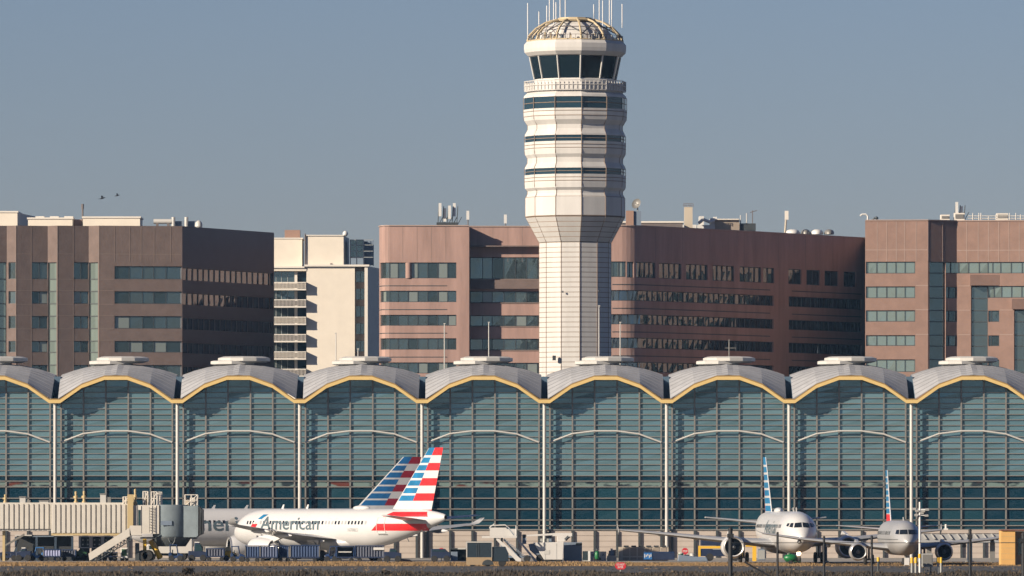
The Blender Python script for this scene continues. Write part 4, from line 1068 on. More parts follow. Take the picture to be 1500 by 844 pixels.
class Plane:
    def __init__(p, T, name, label, nosepx, Ynose, theta, zc, grp='airliners on the apron', xs=1.0):
        p.T = T; p.L = T['L']; p.zc = zc; p.c = p.L*.46
        h = Vector((math.cos(theta), math.sin(theta)))
        nose = Vector((kx(nosepx, Ynose), Ynose))
        base = nose-h*p.c
        p.root = thing(name, label, 'airliner', (base.x, base.y, 0.004), theta, grp)
    def X(p, s): return p.c-s
    def ring(p, s, n=32, grow=0.0):
        hw, dz, hh = sec_at(p.T, s)
        return [(p.X(s), (hw+grow)*math.cos(2*math.pi*k/n), p.zc+dz+(hh+grow)*math.sin(2*math.pi*k/n)) for k in range(n)]
    def side(p, s, z, sg, off=0.012):
        hw, dz, hh = sec_at(p.T, s); t = max(-.999, min(.999, (z-p.zc-dz)/hh))
        y = hw*math.sqrt(1-t*t); n = Vector((y/hw**2, (z-p.zc-dz)/hh**2)).normalized()
        return Vector((p.X(s), sg*(y+n.x*off), z+n.y*off))
    def front(p, y, z, off=0.015):
        lo, hi = 0.0, 6.0
        for _ in range(40):
            m = (lo+hi)/2; hw, dz, hh = sec_at(p.T, m)
            if (y/hw)**2+((z-p.zc-dz)/hh)**2 > 1: lo = m
            else: hi = m
        return Vector((p.X(hi)+off*1.4, y*(1+off/2), z+off*.6))
    def fuselage(p, belly='plane_white', m='plane_white'):
        b = MB(); st = []
        S = p.T['secs']; ss = []
        for a, c in zip(S, S[1:]):
            k = max(1, int((c[0]-a[0])/1.2)); ss += [a[0]+(c[0]-a[0])*i/k for i in range(k)]
        ss.append(S[-1][0]); n = 32
        for s in ss: st.append(b.add(p.ring(s, n)))
        for i in range(len(ss)-1):
            for k in range(n):
                j = (k+1) % n; b.face((st[i]+k, st[i+1]+k, st[i+1]+j, st[i]+j), m, True)
        b.face([st[0]+k for k in range(n)], m); b.face([st[-1]+k for k in reversed(range(n))], 'engine_dark')
        return b.build('fuselage', p.root)
    def patch(p, name, s0, s1, z0, z1, sg, m, slant0=0.0, slant1=0.0, ns=14, nz=4, off=.012):
        b = MB(); g = []
        for i in range(ns+1):
            row = []
            for j in range(nz+1):
                v = j/nz; a = s0+slant0*v; c = s1+slant1*v; s = a+(c-a)*i/ns
                row.append(p.side(s, z0+(z1-z0)*v, sg, off))
            g.append(b.add(row))
        for i in range(ns):
            for j in range(nz): b.face((g[i]+j, g[i+1]+j, g[i+1]+j+1, g[i]+j+1), m, True)
        return b.build(name, p.root)
    def cabin_windows(p, s0, s1, step, z, sg, w_=.26, h=.36, blinds=.35):
        s = s0
        while s < s1:
            p.patch('cabin_window', s, s+w_, z, z+h, sg, 'plane_grey' if random.random() < blinds else 'window_black', ns=1, nz=2, off=.014); s += step
    def airfoil(p, le, chord, z, y, th, n=10):
        pts = []
        prof = [(0, 0), (.03, .35), (.12, .72), (.3, 1.0), (.5, .9), (.75, .5), (1, .03)]
        up = [(p.X(le+u*chord), y, z+t*th*.62*chord) for u, t in prof]
        dn = [(p.X(le+u*chord), y, z-t*th*.38*chord) for u, t in prof[-2:0:-1]]
        return up+dn
    def surf(p, name, stations, sg, m, th=.12, mfn=None):
        # stations: (le, chord, z, y)
        b = MB(); r = [b.add(p.airfoil(le, ch, z, sg*y, th)) for le, ch, z, y in stations]
        n = 12
        for i in range(len(r)-1):
            for k in range(n):
                j = (k+1) % n; b.face((r[i]+k, r[i]+j, r[i+1]+j, r[i+1]+k), m, True)
        b.face([r[0]+k for k in range(n)], m); b.face([r[-1]+k for k in reversed(range(n))], m)
        return b.build(name, p.root)
    def engine(p, s, y, z, r, L, pm='plane_white'):
        b = MB(); q = p.X(s)
        b.lathe([(r*.80, .02), (r*.86, .09), (r*.93, .10), (r*1.0, -.12), (r*1.08, -.55), (r*1.10, -L*.35), (r*1.02, -L*.65), (r*.80, -L*.93), (r*.76, -L*.93), (r*.70, -L*.7)], (q, y, z), 'x', pm, 28, caps=False)
        e = b.build('engine_nacelle', p.root)
        b = MB(); b.lathe([(r*.862, .11), (r*.90, .135), (r*.945, .11), (r*.985, -.06)], (q, y, z), 'x', 'bare_metal', 28, caps=False); b.build('inlet_lip', e)
        b = MB(); b.lathe([(r*.86, .07), (r*.83, -.25), (r*.80, -.75), (.01, -.76)], (q, y, z), 'x', 'engine_dark', 28, caps=False); b.build('inlet_duct', e)
        b = MB()
        for k in range(18):
            t = 2*math.pi*k/18
            a = Vector((q-.62, y+r*.25*math.cos(t), z+r*.25*math.sin(t))); c = Vector((q-.66, y+r*.79*math.cos(t+.12), z+r*.79*math.sin(t+.12)))
            dd = Vector((-.08, -math.sin(t)*.13, math.cos(t)*.13)); b.quad(a-dd*.6, a+dd*.6, c+dd, c-dd, 'mullion_dark')
        b.build('fan', e)
        b = MB(); b.lathe([(.01, -.25), (r*.14, -.4), (r*.26, -.6), (r*.26, -.72)], (q, y, z), 'x', 'plane_grey', 16); b.build('spinner', e)
        b = MB(); b.lathe([(r*.62, -L*.80), (r*.55, -L*1.02), (r*.40, -L*1.10), (r*.36, -L*1.10), (.02, -L*1.32)], (q, y, z), 'x', 'bare_metal', 20); b.build('exhaust_nozzle', e)
        b = MB(); b.prism([(q-.5, z+r*.95), (q-L*.95, z+r*.6), (q-L*1.5, z+r*1.15), (q-L*1.2, z+r*1.5), (q-.9, z+r*1.2)], y-.16, y+.16, pm); b.build('pylon', p.root, bevel=.05)
    def gear(p, s, y, r, top, twin=.42):
        b = MB(); b.tube((p.X(s), y, r), (p.X(s), y, top), .11, 'steel_grey', 10); b.tube((p.X(s)-.05, y, r+.5), (p.X(s)+1.0, y, top), .06, 'steel_grey', 6)
        b.tube((p.X(s), y-twin, r), (p.X(s), y+twin, r), .08, 'steel_grey', 8)
        g = b.build('landing_gear', p.root)
        for sg in (-1, 1):
            b = MB(); b.lathe([(r*.45, -.14), (r*.9, -.15), (r, -.08), (r, .08), (r*.9, .15), (r*.45, .14)], (p.X(s), y+sg*twin*.8, r), 'y', 'tyre', 20)
            b.lathe([(.02, -.10), (r*.45, -.10)], (p.X(s), y+sg*twin*.8, r), 'y', 'plane_grey', 16); b.lathe([(r*.45, .10), (.02, .10)], (p.X(s), y+sg*twin*.8, r), 'y', 'plane_grey', 16)
            b.build('wheel', g)
        return g
    def fin(p, sb0, sb1, zb, st0, st1, zt, div=None, cols=('plane_teal', 'plane_red'), base_red=True, rows=None):
        """fin as rows in height and columns along the chord; every painted field is its own faces"""
        b = MB(); th = .16
        if rows is None:
            rows = [('W', 0.0)]
        zs = [r_[0] for r_ in rows]
        def at(z, u):
            v = (z-zb)/(zt-zb); a = sb0+(st0-sb0)*v; c = sb1+(st1-sb1)*v; return a+(c-a)*u
        us = [0, .035, .12, .3, None, .75, 1.0]
        def thick(u, v): return th*(1-.45*v)*[0.04, .4, .75, 1, .9, .5, .06][us.index(u)] if u in us else th*(1-.45*v)*.9
        g = []
        for z in [r_[0] for r_ in rows]+[zt]:
            v = (z-zb)/(zt-zb); ud = .40+.16*v if div is None else div[0]+(div[1]-div[0])*v
            uu = [0, .035, ud*.35, ud*.7, ud, ud+(1-ud)*.5, 1.0]; tt = [.05, .45, .8, 1.0, .9, .55, .05]
            L_ = b.add([(p.X(at(z, u)), th*(1-.5*v)*t, z) for u, t in zip(uu, tt)])
            R_ = b.add([(p.X(at(z, u)), -th*(1-.5*v)*t, z) for u, t in zip(uu, tt)])
            g.append((L_, R_))
        for i, r_ in enumerate(rows):
            for k in range(6):
                mm = r_[1] if k == 0 else (r_[2] if k < 4 else r_[3])
                for q in (0, 1): b.face((g[i][q]+k, g[i][q]+k+1, g[i+1][q]+k+1, g[i+1][q]+k), mm, False)
            b.face((g[i][0], g[i][1], g[i+1][1], g[i+1][0]), r_[1]); b.face((g[i][0]+6, g[i][1]+6, g[i+1][1]+6, g[i+1][0]+6), r_[3])
        for gi in (0, -1):
            b.face([g[gi][0]+k for k in range(7)]+[g[gi][1]+k for k in reversed(range(7))], rows[gi][3])
        return b.build('tail_fin', p.root)

def flag_rows(z_red0, z_red1, z0, z1, blue, red, white, gap=.28, n=7):
    """tail stripes from the fin base upward: red band, white, then n rows of blue blocks beside red / white"""
    rows = [(z_red0, red, red, red), (z_red1, white, white, white)]
    pitch = (z1-z0)/n
    for i in range(n):
        a = z0+pitch*i; r_ = red if i % 2 == 0 else white
        rows.append((a, white, blue, r_)); rows.append((a+pitch*(1-gap), white, white, r_))
    rows[-1] = (z1-pitch*gap*.5, white, blue, red)
    return rows

# ---- the big airliner seen from behind (nose away to the left)
def sides_text(p, sg, s0, s1, z0, h, name='airline_lettering', col='letter_grey', body='American'):
    ln = s1-s0
    if sg > 0: fn = lambda u, v: p.side(s0+u, z0+v, 1, .014)
    else: fn = lambda u, v: p.side(s1-u, z0+v, -1, .014)
    return text_part(body, name, p.root, fn, ln, h, col)

a_ = R(41.5)
P1 = Plane(A320, 'airliner', 'largest airliner facing away at left with bright red, white and blue tail', 346, 852, R(90)+a_, 3.42)
P1.fuselage()
zc = P1.zc
sides_text(P1, 1, 6.35, 15.9, zc-.12, 1.34)
P1.cabin_windows(3.9, 6.0, .53, zc+.42, 1); P1.cabin_windows(6.2, 16.0, .53, zc+.42, 1, blinds=.2); P1.cabin_windows(16.3, 23.6, .53, zc+.42, 1)
P1.cabin_windows(5, 24, 1.06, zc+.42, -1)
sb = P1.patch('flag_symbol', 4.6, 5.5, zc-.05, zc+.45, 1, 'plane_red', .35, .35, 3, 3, .016)
P1.patch('flag_symbol', 5.7, 6.3, zc+.95, zc+1.45, 1, 'plane_teal', .55, .75, 3, 3, .016)
P1.patch('flag_symbol', 5.0, 5.9, zc+.47, zc+.93, 1, 'sign_white', .5, .5, 3, 3, .016)
P1.patch('tail_band', 24.2, 31.2, zc-.22, zc+.50, 1, 'plane_red', .9, .4, 18, 5)
P1.patch('tail_band', 24.2, 31.2, zc-.22, zc+.50, -1, 'plane_red', .9, .4, 18, 5)
P1.patch('tail_band', 25.6, 31.9, zc+1.22, zc+1.72, 1, 'plane_red', 1.1, -.4, 12, 5)
P1.patch('tail_band', 25.6, 31.9, zc+1.22, zc+1.72, -1, 'plane_red', 1.1, -.4, 12, 5)
# rear door outline
dr = MB()
def strip(pts, wd):
    for q in range(len(pts)-1):
        (sa, za), (sc, zcc) = pts[q], pts[q+1]
        for i in range(5):
            u0, u1 = i/5, (i+1)/5
            A = P1.side(sa+(sc-sa)*u0, za+(zcc-za)*u0, 1, .018); C = P1.side(sa+(sc-sa)*u1, za+(zcc-za)*u1, 1, .018)
            dr.tube(A, C, wd, 'sign_white', 4)
strip([(25.0, zc-.45), (25.0, zc+1.15)], .035); strip([(26.1, zc-.45), (26.1, zc+1.15)], .035); strip([(25.0, zc+1.15), (26.1, zc+1.15)], .035); strip([(25.0, zc-.45), (26.1, zc-.45)], .035)
dr.build('rear_door', P1.root)
dr = MB(); 
for s_ in (17.2, 18.2): strip([(s_, zc+.25), (s_+.5, zc+.25)], .012); strip([(s_, zc+1.0), (s_+.5, zc+1.0)], .012)
dr.build('overwing_exit', P1.root)
b = MB()
for i in range(6):
    A = P1.side(25.1+i*.2, zc-.62, 1, .014); C = P1.side(25.25+i*.2, zc-.62, 1, .014); b.tube(A, C, .04, 'window_black', 4)
b.build('door_sill', P1.root)
text_part('N700LS', 'registration', P1.root, lambda u, v: P1.side(20.6+u, zc-.32+v, 1, .014), 1.6, .36, 'plane_grey', nz=4)
rows = flag_rows(5.25, 5.42, 6.28, 11.76, 'plane_teal', 'plane_red', 'plane_white')
rows = [(4.9, 'plane_red', 'plane_red', 'plane_red'), (5.38, 'plane_white', 'plane_white', 'plane_white')]+rows[2:]
P1.fin(25.0, 31.5, 4.9, 31.25, 33.45, 11.76, div=(.46, .46), rows=rows)
for sg in (1, -1):
    P1.surf('wing', [(11.0, 7.4, zc-1.15, 1.5), (13.9, 4.6, zc-.75, 6.3), (16.2, 3.1, zc-.15, 11.5), (18.3, 1.7, zc+.38, 16.2)], sg, 'plane_silver', .125)
    P1.surf('winglet', [(18.5, 1.55, zc+.40, 16.15), (18.8, 1.35, zc+.52, 16.6), (19.3, 1.0, zc+.8, 16.9), (19.9, .55, zc+1.12, 17.1)], sg, 'plane_silver', .06)
    P1.surf('tailplane', [(28.0, 3.6, zc+.85, .5), (30.9, 1.5, zc+1.35, 6.2)], sg, 'plane_silver', .10)
    P1.engine(10.0, sg*5.75, zc-2.05, 1.05, 3.4)
    for y_, s_, z_ in ((3.6, 17.3, zc-1.3), (8.6, 18.0, zc-.72), (12.2, 18.7, zc-.28)):
        b = MB(); q = P1.X(s_)
        b.lathe([(.02, 1.5), (.2, .9), (.26, 0), (.18, -.9), (.03, -1.5)], (q, sg*y_, z_), 'x', 'plane_white', 12); b.build('flap_fairing', P1.root)
    P1.gear(18.2, sg*3.8, .58, zc-1.2)
P1.gear(5.1, 0, .4, zc-1.6, .25)
b = MB(); b.lathe([(.05, 3.4), (.75, 2.6), (1.05, 1.2), (1.08, -2), (.8, -4.2), (.1, -5.6)], (P1.X(15.5), 0, 0), 'x', 'plane_white', 20)
for i in range(len(b.v)): b.v[i] = Vector((b.v[i].x, b.v[i].y*1.85, zc-1.45+b.v[i].z*.82))
b.build('belly_fairing', P1.root)
b = MB(); b.ball((P1.X(20.5), 0, zc+2.12), 1.3, .45, .28, 'plane_white', 16, 8); b.build('antenna_dome', P1.root)
for s_ in (7.5, 11.5):
    b = MB(); b.prism([(P1.X(s_), zc+2.05), (P1.X(s_+.35), zc+2.05), (P1.X(s_+.5), zc+2.5), (P1.X(s_+.3), zc+2.5)], -.03, .03, 'plane_white'); b.build('blade_antenna', P1.root)
b = MB(); b.tube((P1.X(28), .2, zc-1.0), (P1.X(28.3), .2, zc-1.35), .05, 'engine_dark', 5); b.build('drain_mast', P1.root)

# ---- the airliner behind it, nearly broadside, shade put into its tail colours
P2 = Plane(A320, 'airliner', 'airliner behind the largest one, its shaded blue and red tail overlapping', 186, 874, R(90)+R(107), 3.45)
P2.fuselage('plane_white', 'plane_white')
zc = P2.zc
sides_text(P2, 1, 5.0, 15.8, zc-.35, 1.60, body='American')
P2.cabin_windows(3.9, 24, .53, zc+.42, 1)
rows = [(4.9, 'plane_white', 'plane_white', 'plane_white'), (5.4, 'plane_white', 'plane_white', 'plane_white')]+flag_rows(5.1, 5.4, 5.85, 11.2, 'plane_blue_shaded', 'plane_red_shaded', 'plane_white', gap=.24)[2:]
P2.fin(25.3, 31.6, 4.9, 31.3, 33.4, 11.2, div=(.52, .48), rows=rows)
for sg in (1, -1):
    P2.surf('wing', [(11.0, 7.4, zc-1.15, 1.5), (13.9, 4.6, zc-.75, 6.3), (16.2, 3.1, zc-.15, 11.5), (18.3, 1.7, zc+.38, 16.2)], sg, 'plane_silver', .125)
    P2.surf('tailplane', [(28.0, 3.6, zc+.85, .5), (30.9, 1.5, zc+1.35, 6.2)], sg, 'plane_silver', .10)
    P2.engine(10.0, sg*5.75, zc-2.05, 1.05, 3.4)
    P2.gear(18.2, sg*3.8, .58, zc-1.2)
P2.gear(5.1, 0, .4, zc-1.6, .25)
for s_ in (9.5, 13.2):
    b = MB(); b.prism([(P2.X(s_), zc+2.05), (P2.X(s_+.35), zc+2.05), (P2.X(s_+.5), zc+2.45), (P2.X(s_+.3), zc+2.45)], -.03, .03, 'plane_white'); b.build('blade_antenna', P2.root)

# ---- narrow-body airliner facing the camera
P3 = Plane(A320, 'airliner', 'white narrow-body airliner facing the camera with its nose light lit', 1177, 790, R(-90)+R(5.0), 3.12)
P3.fuselage()
zc = P3.zc
sides_text(P3, -1, 6.4, 15.9, zc-.12, 1.34)
P3.cabin_windows(4, 24, .53, zc+.42, -1)
def cockpit(p, quads, m='window_black'):
    for q in quads:
        for sg in (1, -1):
            b = MB(); n = 4; g = []
            for i in range(n+1):
                u = i/n; row = []
                for j in range(n+1):
                    v = j/n
                    y = (q[0][0]*(1-u)+q[1][0]*u)*(1-v)+(q[3][0]*(1-u)+q[2][0]*u)*v
                    z = (q[0][1]*(1-u)+q[1][1]*u)*(1-v)+(q[3][1]*(1-u)+q[2][1]*u)*v
                    row.append(p.front(sg*y, p.zc+z))
                g.append(b.add(row))
            for i in range(n):
                for j in range(n): b.face((g[i]+j, g[i+1]+j, g[i+1]+j+1, g[i]+j+1), m, True)
            b.build('cockpit_window', p.root)
cockpit(P3, [[(.06, .50), (.80, .46), (.66, .92), (.05, .98)], [(.92, .47), (1.20, .52), (1.03, .90), (.78, .92)], [(1.28, .55), (1.42, .62), (1.28, .88), (1.12, .90)]])
rows = [(4.4, 'plane_white', 'plane_white', 'plane_white'), (4.9, 'plane_white', 'plane_white', 'plane_white')]+flag_rows(4.6, 4.9, 5.2, 10.75, 'plane_teal', 'plane_red', 'plane_white')[2:]
P3.fin(25.2, 31.5, 4.4, 31.25, 33.45, 10.75, div=(.80, .80), rows=rows)
for sg in (1, -1):
    P3.surf('wing', [(11.0, 7.4, zc-1.25, 1.5), (13.9, 4.6, zc-.85, 6.3), (16.2, 3.1, zc-.28, 11.5), (18.3, 1.7, zc+.18, 16.3)], sg, 'plane_silver', .125)
    P3.surf('wingtip_fence', [(18.9, 1.3, zc-.25, 16.32), (18.6, 1.1, zc+.15, 16.36), (19.4, .6, zc+.8, 16.45)], sg, 'plane_silver', .08)
    P3.surf('tailplane', [(28.0, 3.6, zc+.85, .5), (30.9, 1.5, zc+1.45, 6.2)], sg, 'plane_grey', .10)
    P3.engine(10.0, sg*5.75, zc-1.48, 1.06, 3.4, 'plane_white')
    P3.gear(18.2, sg*3.8, .55, zc-1.0)
    for y_, s_, z_ in ((8.6, 18.0, zc-.62), (12.2, 18.7, zc-.2)):
        b = MB(); b.lathe([(.02, 1.5), (.2, .9), (.26, 0), (.18, -.9), (.03, -1.5)], (P3.X(s_), sg*y_, z_), 'x', 'plane_silver', 12); b.build('flap_fairing', P3.root)
ng = P3.gear(5.1, 0, .4, zc-1.6, .25)
b = MB(); b.ball((P3.X(4.75), .12, 1.02), .13, .19, .19, 'lamp_lit', 12, 8); b.build('taxi_lamp', ng)
b = MB(); b.lathe([(.05, 3.4), (.75, 2.6), (1.05, 1.2), (1.08, -2), (.8, -4.2), (.1, -5.6)], (P3.X(15.5), 0, 0), 'x', 'plane_white', 20)
for i in range(len(b.v)): b.v[i] = Vector((b.v[i].x, b.v[i].y*1.85, zc-1.45+b.v[i].z*.7))
b.build('belly_fairing', P3.root)
b = MB(); b.ball((P3.X(20.5), 0, zc+2.12), 1.3, .45, .34, 'plane_white', 16, 8); b.build('antenna_dome', P3.root)
for s_ in (5.5, 8.0):
    b = MB(); b.prism([(P3.X(s_), zc+2.03), (P3.X(s_+.35), zc+2.03), (P3.X(s_+.5), zc+2.45), (P3.X(s_+.3), zc+2.45)], -.03, .03, 'plane_white'); b.build('blade_antenna', P3.root)

# ---- regional jet facing the camera at the right
P4 = Plane(E175, 'airliner', 'silver regional jet at right with dark wraparound cockpit glass and raked wings', 1331, 764, R(-90)+R(1.3), 2.62)
P4.fuselage('plane_silver', 'plane_silver')
zc = P4.zc
cockpit(P4, [[(.04, .38), (.78, .36), (.70, .80), (.04, .82)], [(.84, .36), (1.12, .40), (1.00, .78), (.76, .80)]])
P4.cabin_windows(5, 23, .8, zc+.3, -1, .26, .36)
b = MB()
for sg in (1, -1):
    pts = [P4.side(s, zc-.12, sg, .012) for s in [1.2+.6*i for i in range(36)]]
    for a, c in zip(pts, pts[1:]): b.tube(a, c, .03, 'mullion_dark', 4, cap=False)
b.build('cheat_line', P4.root)
rows = [(3.9, 'plane_white', 'plane_red', 'plane_red'), (4.9, 'plane_white', 'plane_white', 'plane_white')]+flag_rows(4.3, 4.9, 5.0, 9.25, 'plane_teal', 'plane_red', 'plane_white')[2:]
P4.fin(23.5, 29.4, 3.9, 29.0, 31.2, 9.25, div=(.80, .80), rows=rows)
for sg in (1, -1):
    P4.surf('wing', [(10.6, 6.0, zc-1.0, 1.1), (12.9, 3.9, zc-.62, 4.8), (15.0, 2.6, zc-.18, 9.0), (17.2, 1.3, zc+.42, 13.0)], sg, 'plane_silver', .12)
    P4.surf('winglet', [(17.3, 1.2, zc+.44, 12.95), (17.8, .8, zc+.6, 13.35), (18.4, .45, zc+.85, 13.7)], sg, 'plane_silver', .06)
    P4.surf('tailplane', [(26.6, 2.9, zc+.75, .4), (28.7, 1.2, zc+1.15, 5.0)], sg, 'plane_grey', .10)
    P4.engine(9.4, sg*4.15, zc-1.33, .80, 2.9, 'plane_silver')
    P4.gear(16.2, sg*2.7, .5, zc-.9)
    for y_, s_, z_ in ((6.6, 16.6, zc-.75), (9.4, 17.2, zc-.4)):
        b = MB(); b.lathe([(.02, 1.2), (.18, .7), (.22, 0), (.15, -.7), (.03, -1.2)], (P4.X(s_), sg*y_, z_), 'x', 'plane_grey', 12); b.build('flap_fairing', P4.root)
P4.gear(4.2, 0, .36, zc-1.3, .22)
b = MB(); b.prism([(P4.X(7), zc+1.64), (P4.X(7.35), zc+1.64), (P4.X(7.5), zc+2.0), (P4.X(7.3), zc+2.0)], -.03, .03, 'plane_white'); b.build('blade_antenna', P4.root)
# ------------------------------------------------------------------ ground equipment
def wheel(parent, x, y, r, w_=.22, hub='mullion_dark'):
    b = MB(); b.lathe([(r*.5, -w_/2), (r*.9, -w_/2), (r, -w_*.3), (r, w_*.3), (r*.9, w_/2), (r*.5, w_/2)], (x, y, r), 'y', 'tyre', 18)
    b.lathe([(.02, -w_*.42), (r*.5, -w_*.40)], (x, y, r), 'y', hub, 12); b.lathe([(r*.5, w_*.40), (.02, w_*.42)], (x, y, r), 'y', hub, 12)
    return b.build('wheel', parent)
def place(px0, px1, Y): return kx((px0+px1)/2, Y), kx(px1, Y)-kx(px0, Y)

def cart(px0, px1, Y, lab, curtain='curtain_blue', H=1.75, open_=False):
    x, L = place(px0, px1, Y)
    r = thing('baggage_cart', lab, 'baggage cart', (x, Y, 0.004), 0, 'baggage carts on the apron'); h = L/2
    b = MB(); b.box(-h, h, -.8, .8, .42, .56, 'gse_navy'); b.tube((h, 0, .45), (h+.45, 0, .38), .04, 'gse_navy', 6); b.build('deck', r)
    b = MB(); b.box(-h, h, -.85, .85, H-.08, H, 'gse_blue'); b.build('roof', r, bevel=.02)
    for sx in (-1, 1):
        for sy in (-1, 1):
            b = MB(); b.box(sx*(h-.04)-.04, sx*(h-.04)+.04, sy*.76-.04, sy*.76+.04, .56, H-.083, 'gse_blue' if random.random() < .6 else 'steel_grey'); b.build('post', r)
    b = MB(); n = max(5, int(L/.28))
    if not open_:
        pts = []
        for i in range(n*2+1): pts.append((-h+.1+(L-.2)*i/(n*2), -.78+(.045 if i % 2 else -.03)))
        for (xa_, ya_), (xb_, yb_) in zip(pts, pts[1:]): b.quad((xa_, ya_, .5), (xb_, yb_, .5), (xb_, yb_, H-.1), (xa_, ya_, H-.1), curtain)
        b.box(-h+.1, h-.1, -.65, .7, .57, H-.12, curtain)
    else:
        b.box(-h+.1, h-.1, .6, .7, .57, H-.12, curtain); b.box(-h+.06, -h+.09, -.7, .7, .57, H-.12, curtain)
        b.box(-h*.8, h*.7, -.72, -.66, .98, 1.1, 'steel_white')
    b.build('curtain', r)
    for sx in (-1, 1):
        for sy in (-1, 1): wheel(r, sx*h*.68, sy*.66, .22, .16)
    return r
def tug(px0, px1, Y, lab, flip=1, H=1.75, body='gse_blue', cabin=True):
    x, L = place(px0, px1, Y)
    r = thing('baggage_tug', lab, 'baggage tug', (x, Y, 0.004), 0 if flip > 0 else math.pi, 'baggage tugs on the apron'); h = L/2
    b = MB(); b.prism([(-h, .32), (h, .32), (h, .72), (h*.45, .86), (h*.25, .86), (h*.2, .58), (-h*.55, .58), (-h*.6, .9), (-h, .9)], -.62, .62, body); b.build('body', r, bevel=.03)
    if cabin:
        b = MB()
        for sy in (-.58, .58):
            b.tube((h*.28, sy, .84), (h*.1, sy, H-.08), .045, body, 6); b.tube((-h*.82, sy, .88), (-h*.82, sy, H-.08), .045, body, 6)
        b.box(-h*.9, h*.2, -.62, .62, H-.09, H, body); b.build('cab_roof', r)
        b = MB(); b.quad((h*.26, -.52, .88), (h*.26, .52, .88), (h*.11, .52, H-.12), (h*.11, -.52, H-.12), 'truck_glass'); b.build('windscreen', r)
    b = MB(); b.box(-h*.45, -h*.1, -.35, .35, .585, .78, 'mullion_dark'); b.box(-h*.55, -h*.42, -.35, .35, .6, 1.2, 'mullion_dark'); b.build('seat', r)
    b = MB(); b.box(h+.003, h+.03, -.5, -.3, .55, .65, 'sign_white'); b.box(h+.003, h+.03, .3, .5, .55, .65, 'sign_white'); b.build('headlight', r)
    for sx in (-.62, .62):
        for sy in (-1, 1): wheel(r, sx*h, sy*.55, .31, .2)
    return r
def box_truck(px0, px1, Y, top, lab, body='truck_white', cab='truck_white', flip=1, sep=.26, text=None):
    x, L = place(px0, px1, Y); H = kz(top, Y); h = L/2
    r = thing('box_truck', lab, 'truck', (x, Y, 0.004), 0 if flip > 0 else math.pi)
    c0 = h-L*sep
    b = MB(); b.box(-h, c0-.08, -1.15, 1.15, .75, H, body); bo = b.build('cargo_box', r, bevel=.05)
    b = MB(); b.box(-h+.1, h-.2, -.5, .5, .5, .74, 'mullion_dark'); b.build('chassis', r)
    b = MB(); hh = min(2.1, H*.75); b.prism([(c0, .5), (h, .5), (h, 1.15), (h-.35, hh), (c0, hh)], -1.0, 1.0, cab); b.build('cab', r, bevel=.06)
    b = MB(); b.box(c0+.15, h-.5, -1.02, -1.003, 1.2, hh-.15, 'truck_glass'); b.box(c0+.15, h-.5, 1.003, 1.02, 1.2, hh-.15, 'truck_glass'); b.build('cab_window', r)
    for sx in (-h*.6, h*.72):
        for sy in (-1, 1): wheel(r, sx, sy*.95, .42, .28)
    if text:
        s_ = -1 if flip > 0 else 1
        text_part(text, 'lettering', r, lambda u, v: (s_*-1*(u-.8)+.9*s_*-1, s_*1.166, H-.9+v), 1.6, .28, 'letter_grey', nz=2)
    return r
def van(px0, px1, Y, lab, body='gse_blue', flip=1, H=1.75, roof=None, kind='pickup'):
    x, L = place(px0, px1, Y); h = L/2
    r = thing('apron_van' if kind == 'van' else 'pickup_truck', lab, 'van' if kind == 'van' else 'pickup', (x, Y, 0.004), 0 if flip > 0 else math.pi)
    if kind == 'van': pr = [(-h, .4), (h, .4), (h, .95), (h*.72, 1.05), (h*.45, H), (-h, H)]
    else: pr = [(-h, .4), (h, .4), (h, .9), (h*.5, 1.02), (h*.25, H), (-h*.3, H), (-h*.38, 1.05), (-h, 1.05)]
    b = MB(); b.prism(pr, -.9, .9, body); b.build('body', r, bevel=.06)
    b = MB(); w0 = -h*.85 if kind == 'van' else -h*.26
    for sy in (-1, 1):
        b = MB(); b.prism([(w0, 1.08), (h*.55, 1.08), (h*.36, H-.14), (w0, H-.14)], sy*.903, sy*.915, 'truck_glass'); b.build('side_window', r)
    b = MB(); a, c = (h*.72, 1.08), (h*.47, H-.06)
    if kind != 'van': a, c = (h*.49, 1.06), (h*.27, H-.06)
    b.quad((a[0]+.012, -.8, a[1]), (a[0]+.012, .8, a[1]), (c[0]+.012, .76, c[1]), (c[0]+.012, -.76, c[1]), 'truck_glass'); b.build('windscreen', r)
    if roof:
        b = MB(); b.box(-h*.3 if kind != 'van' else -h*.95, h*.25, -.88, .88, H+.003, H+.12, roof); b.build('roof_cap', r, bevel=.03)
    for sx in (-h*.62, h*.62):
        for sy in (-1, 1): wheel(r, sx, sy*.82, .34, .22)
    return r

# ---- passenger boarding bridge
BY = 838.0
jx = lambda px: kx(px, BY); jz = lambda py: kz(py, BY)
jb = thing('jet_bridge', 'ribbed white boarding bridge with grey round cab at left', 'jet bridge', (jx(150), BY+1.5, 0.004)); oj = tuple(jb.location)
def tunnel(px0, px1, t, bt, y0, y1, name, rib=7.35):
    b = MB(oj); b.box(jx(px0), jx(px1), y0+.06, y1, jz(bt), jz(t), 'bridge_white')
    p = px0
    while p < px1-1:       # trapezoid ribs
        a, c = jx(p+.8), jx(min(p+rib-1.0, px1)); y = y0
        b.hexa([(a, y0+.062, jz(bt)+.05), (c, y0+.062, jz(bt)+.05), (c-.04, y-.08, jz(bt)+.05), (a+.04, y-.08, jz(bt)+.05), (a, y0+.062, jz(t)-.08), (c, y0+.062, jz(t)-.08), (c-.04, y-.08, jz(t)-.08), (a+.04, y-.08, jz(t)-.08)], 'bridge_white')
        p += rib
    return b.build(name, jb)
tunnel(-60, 74.6, 737.2, 775.5, BY+.35, BY+3.2, 'inner_tunnel'); tunnel(75, 187, 738, 781.5, BY, BY+3.5, 'outer_tunnel')
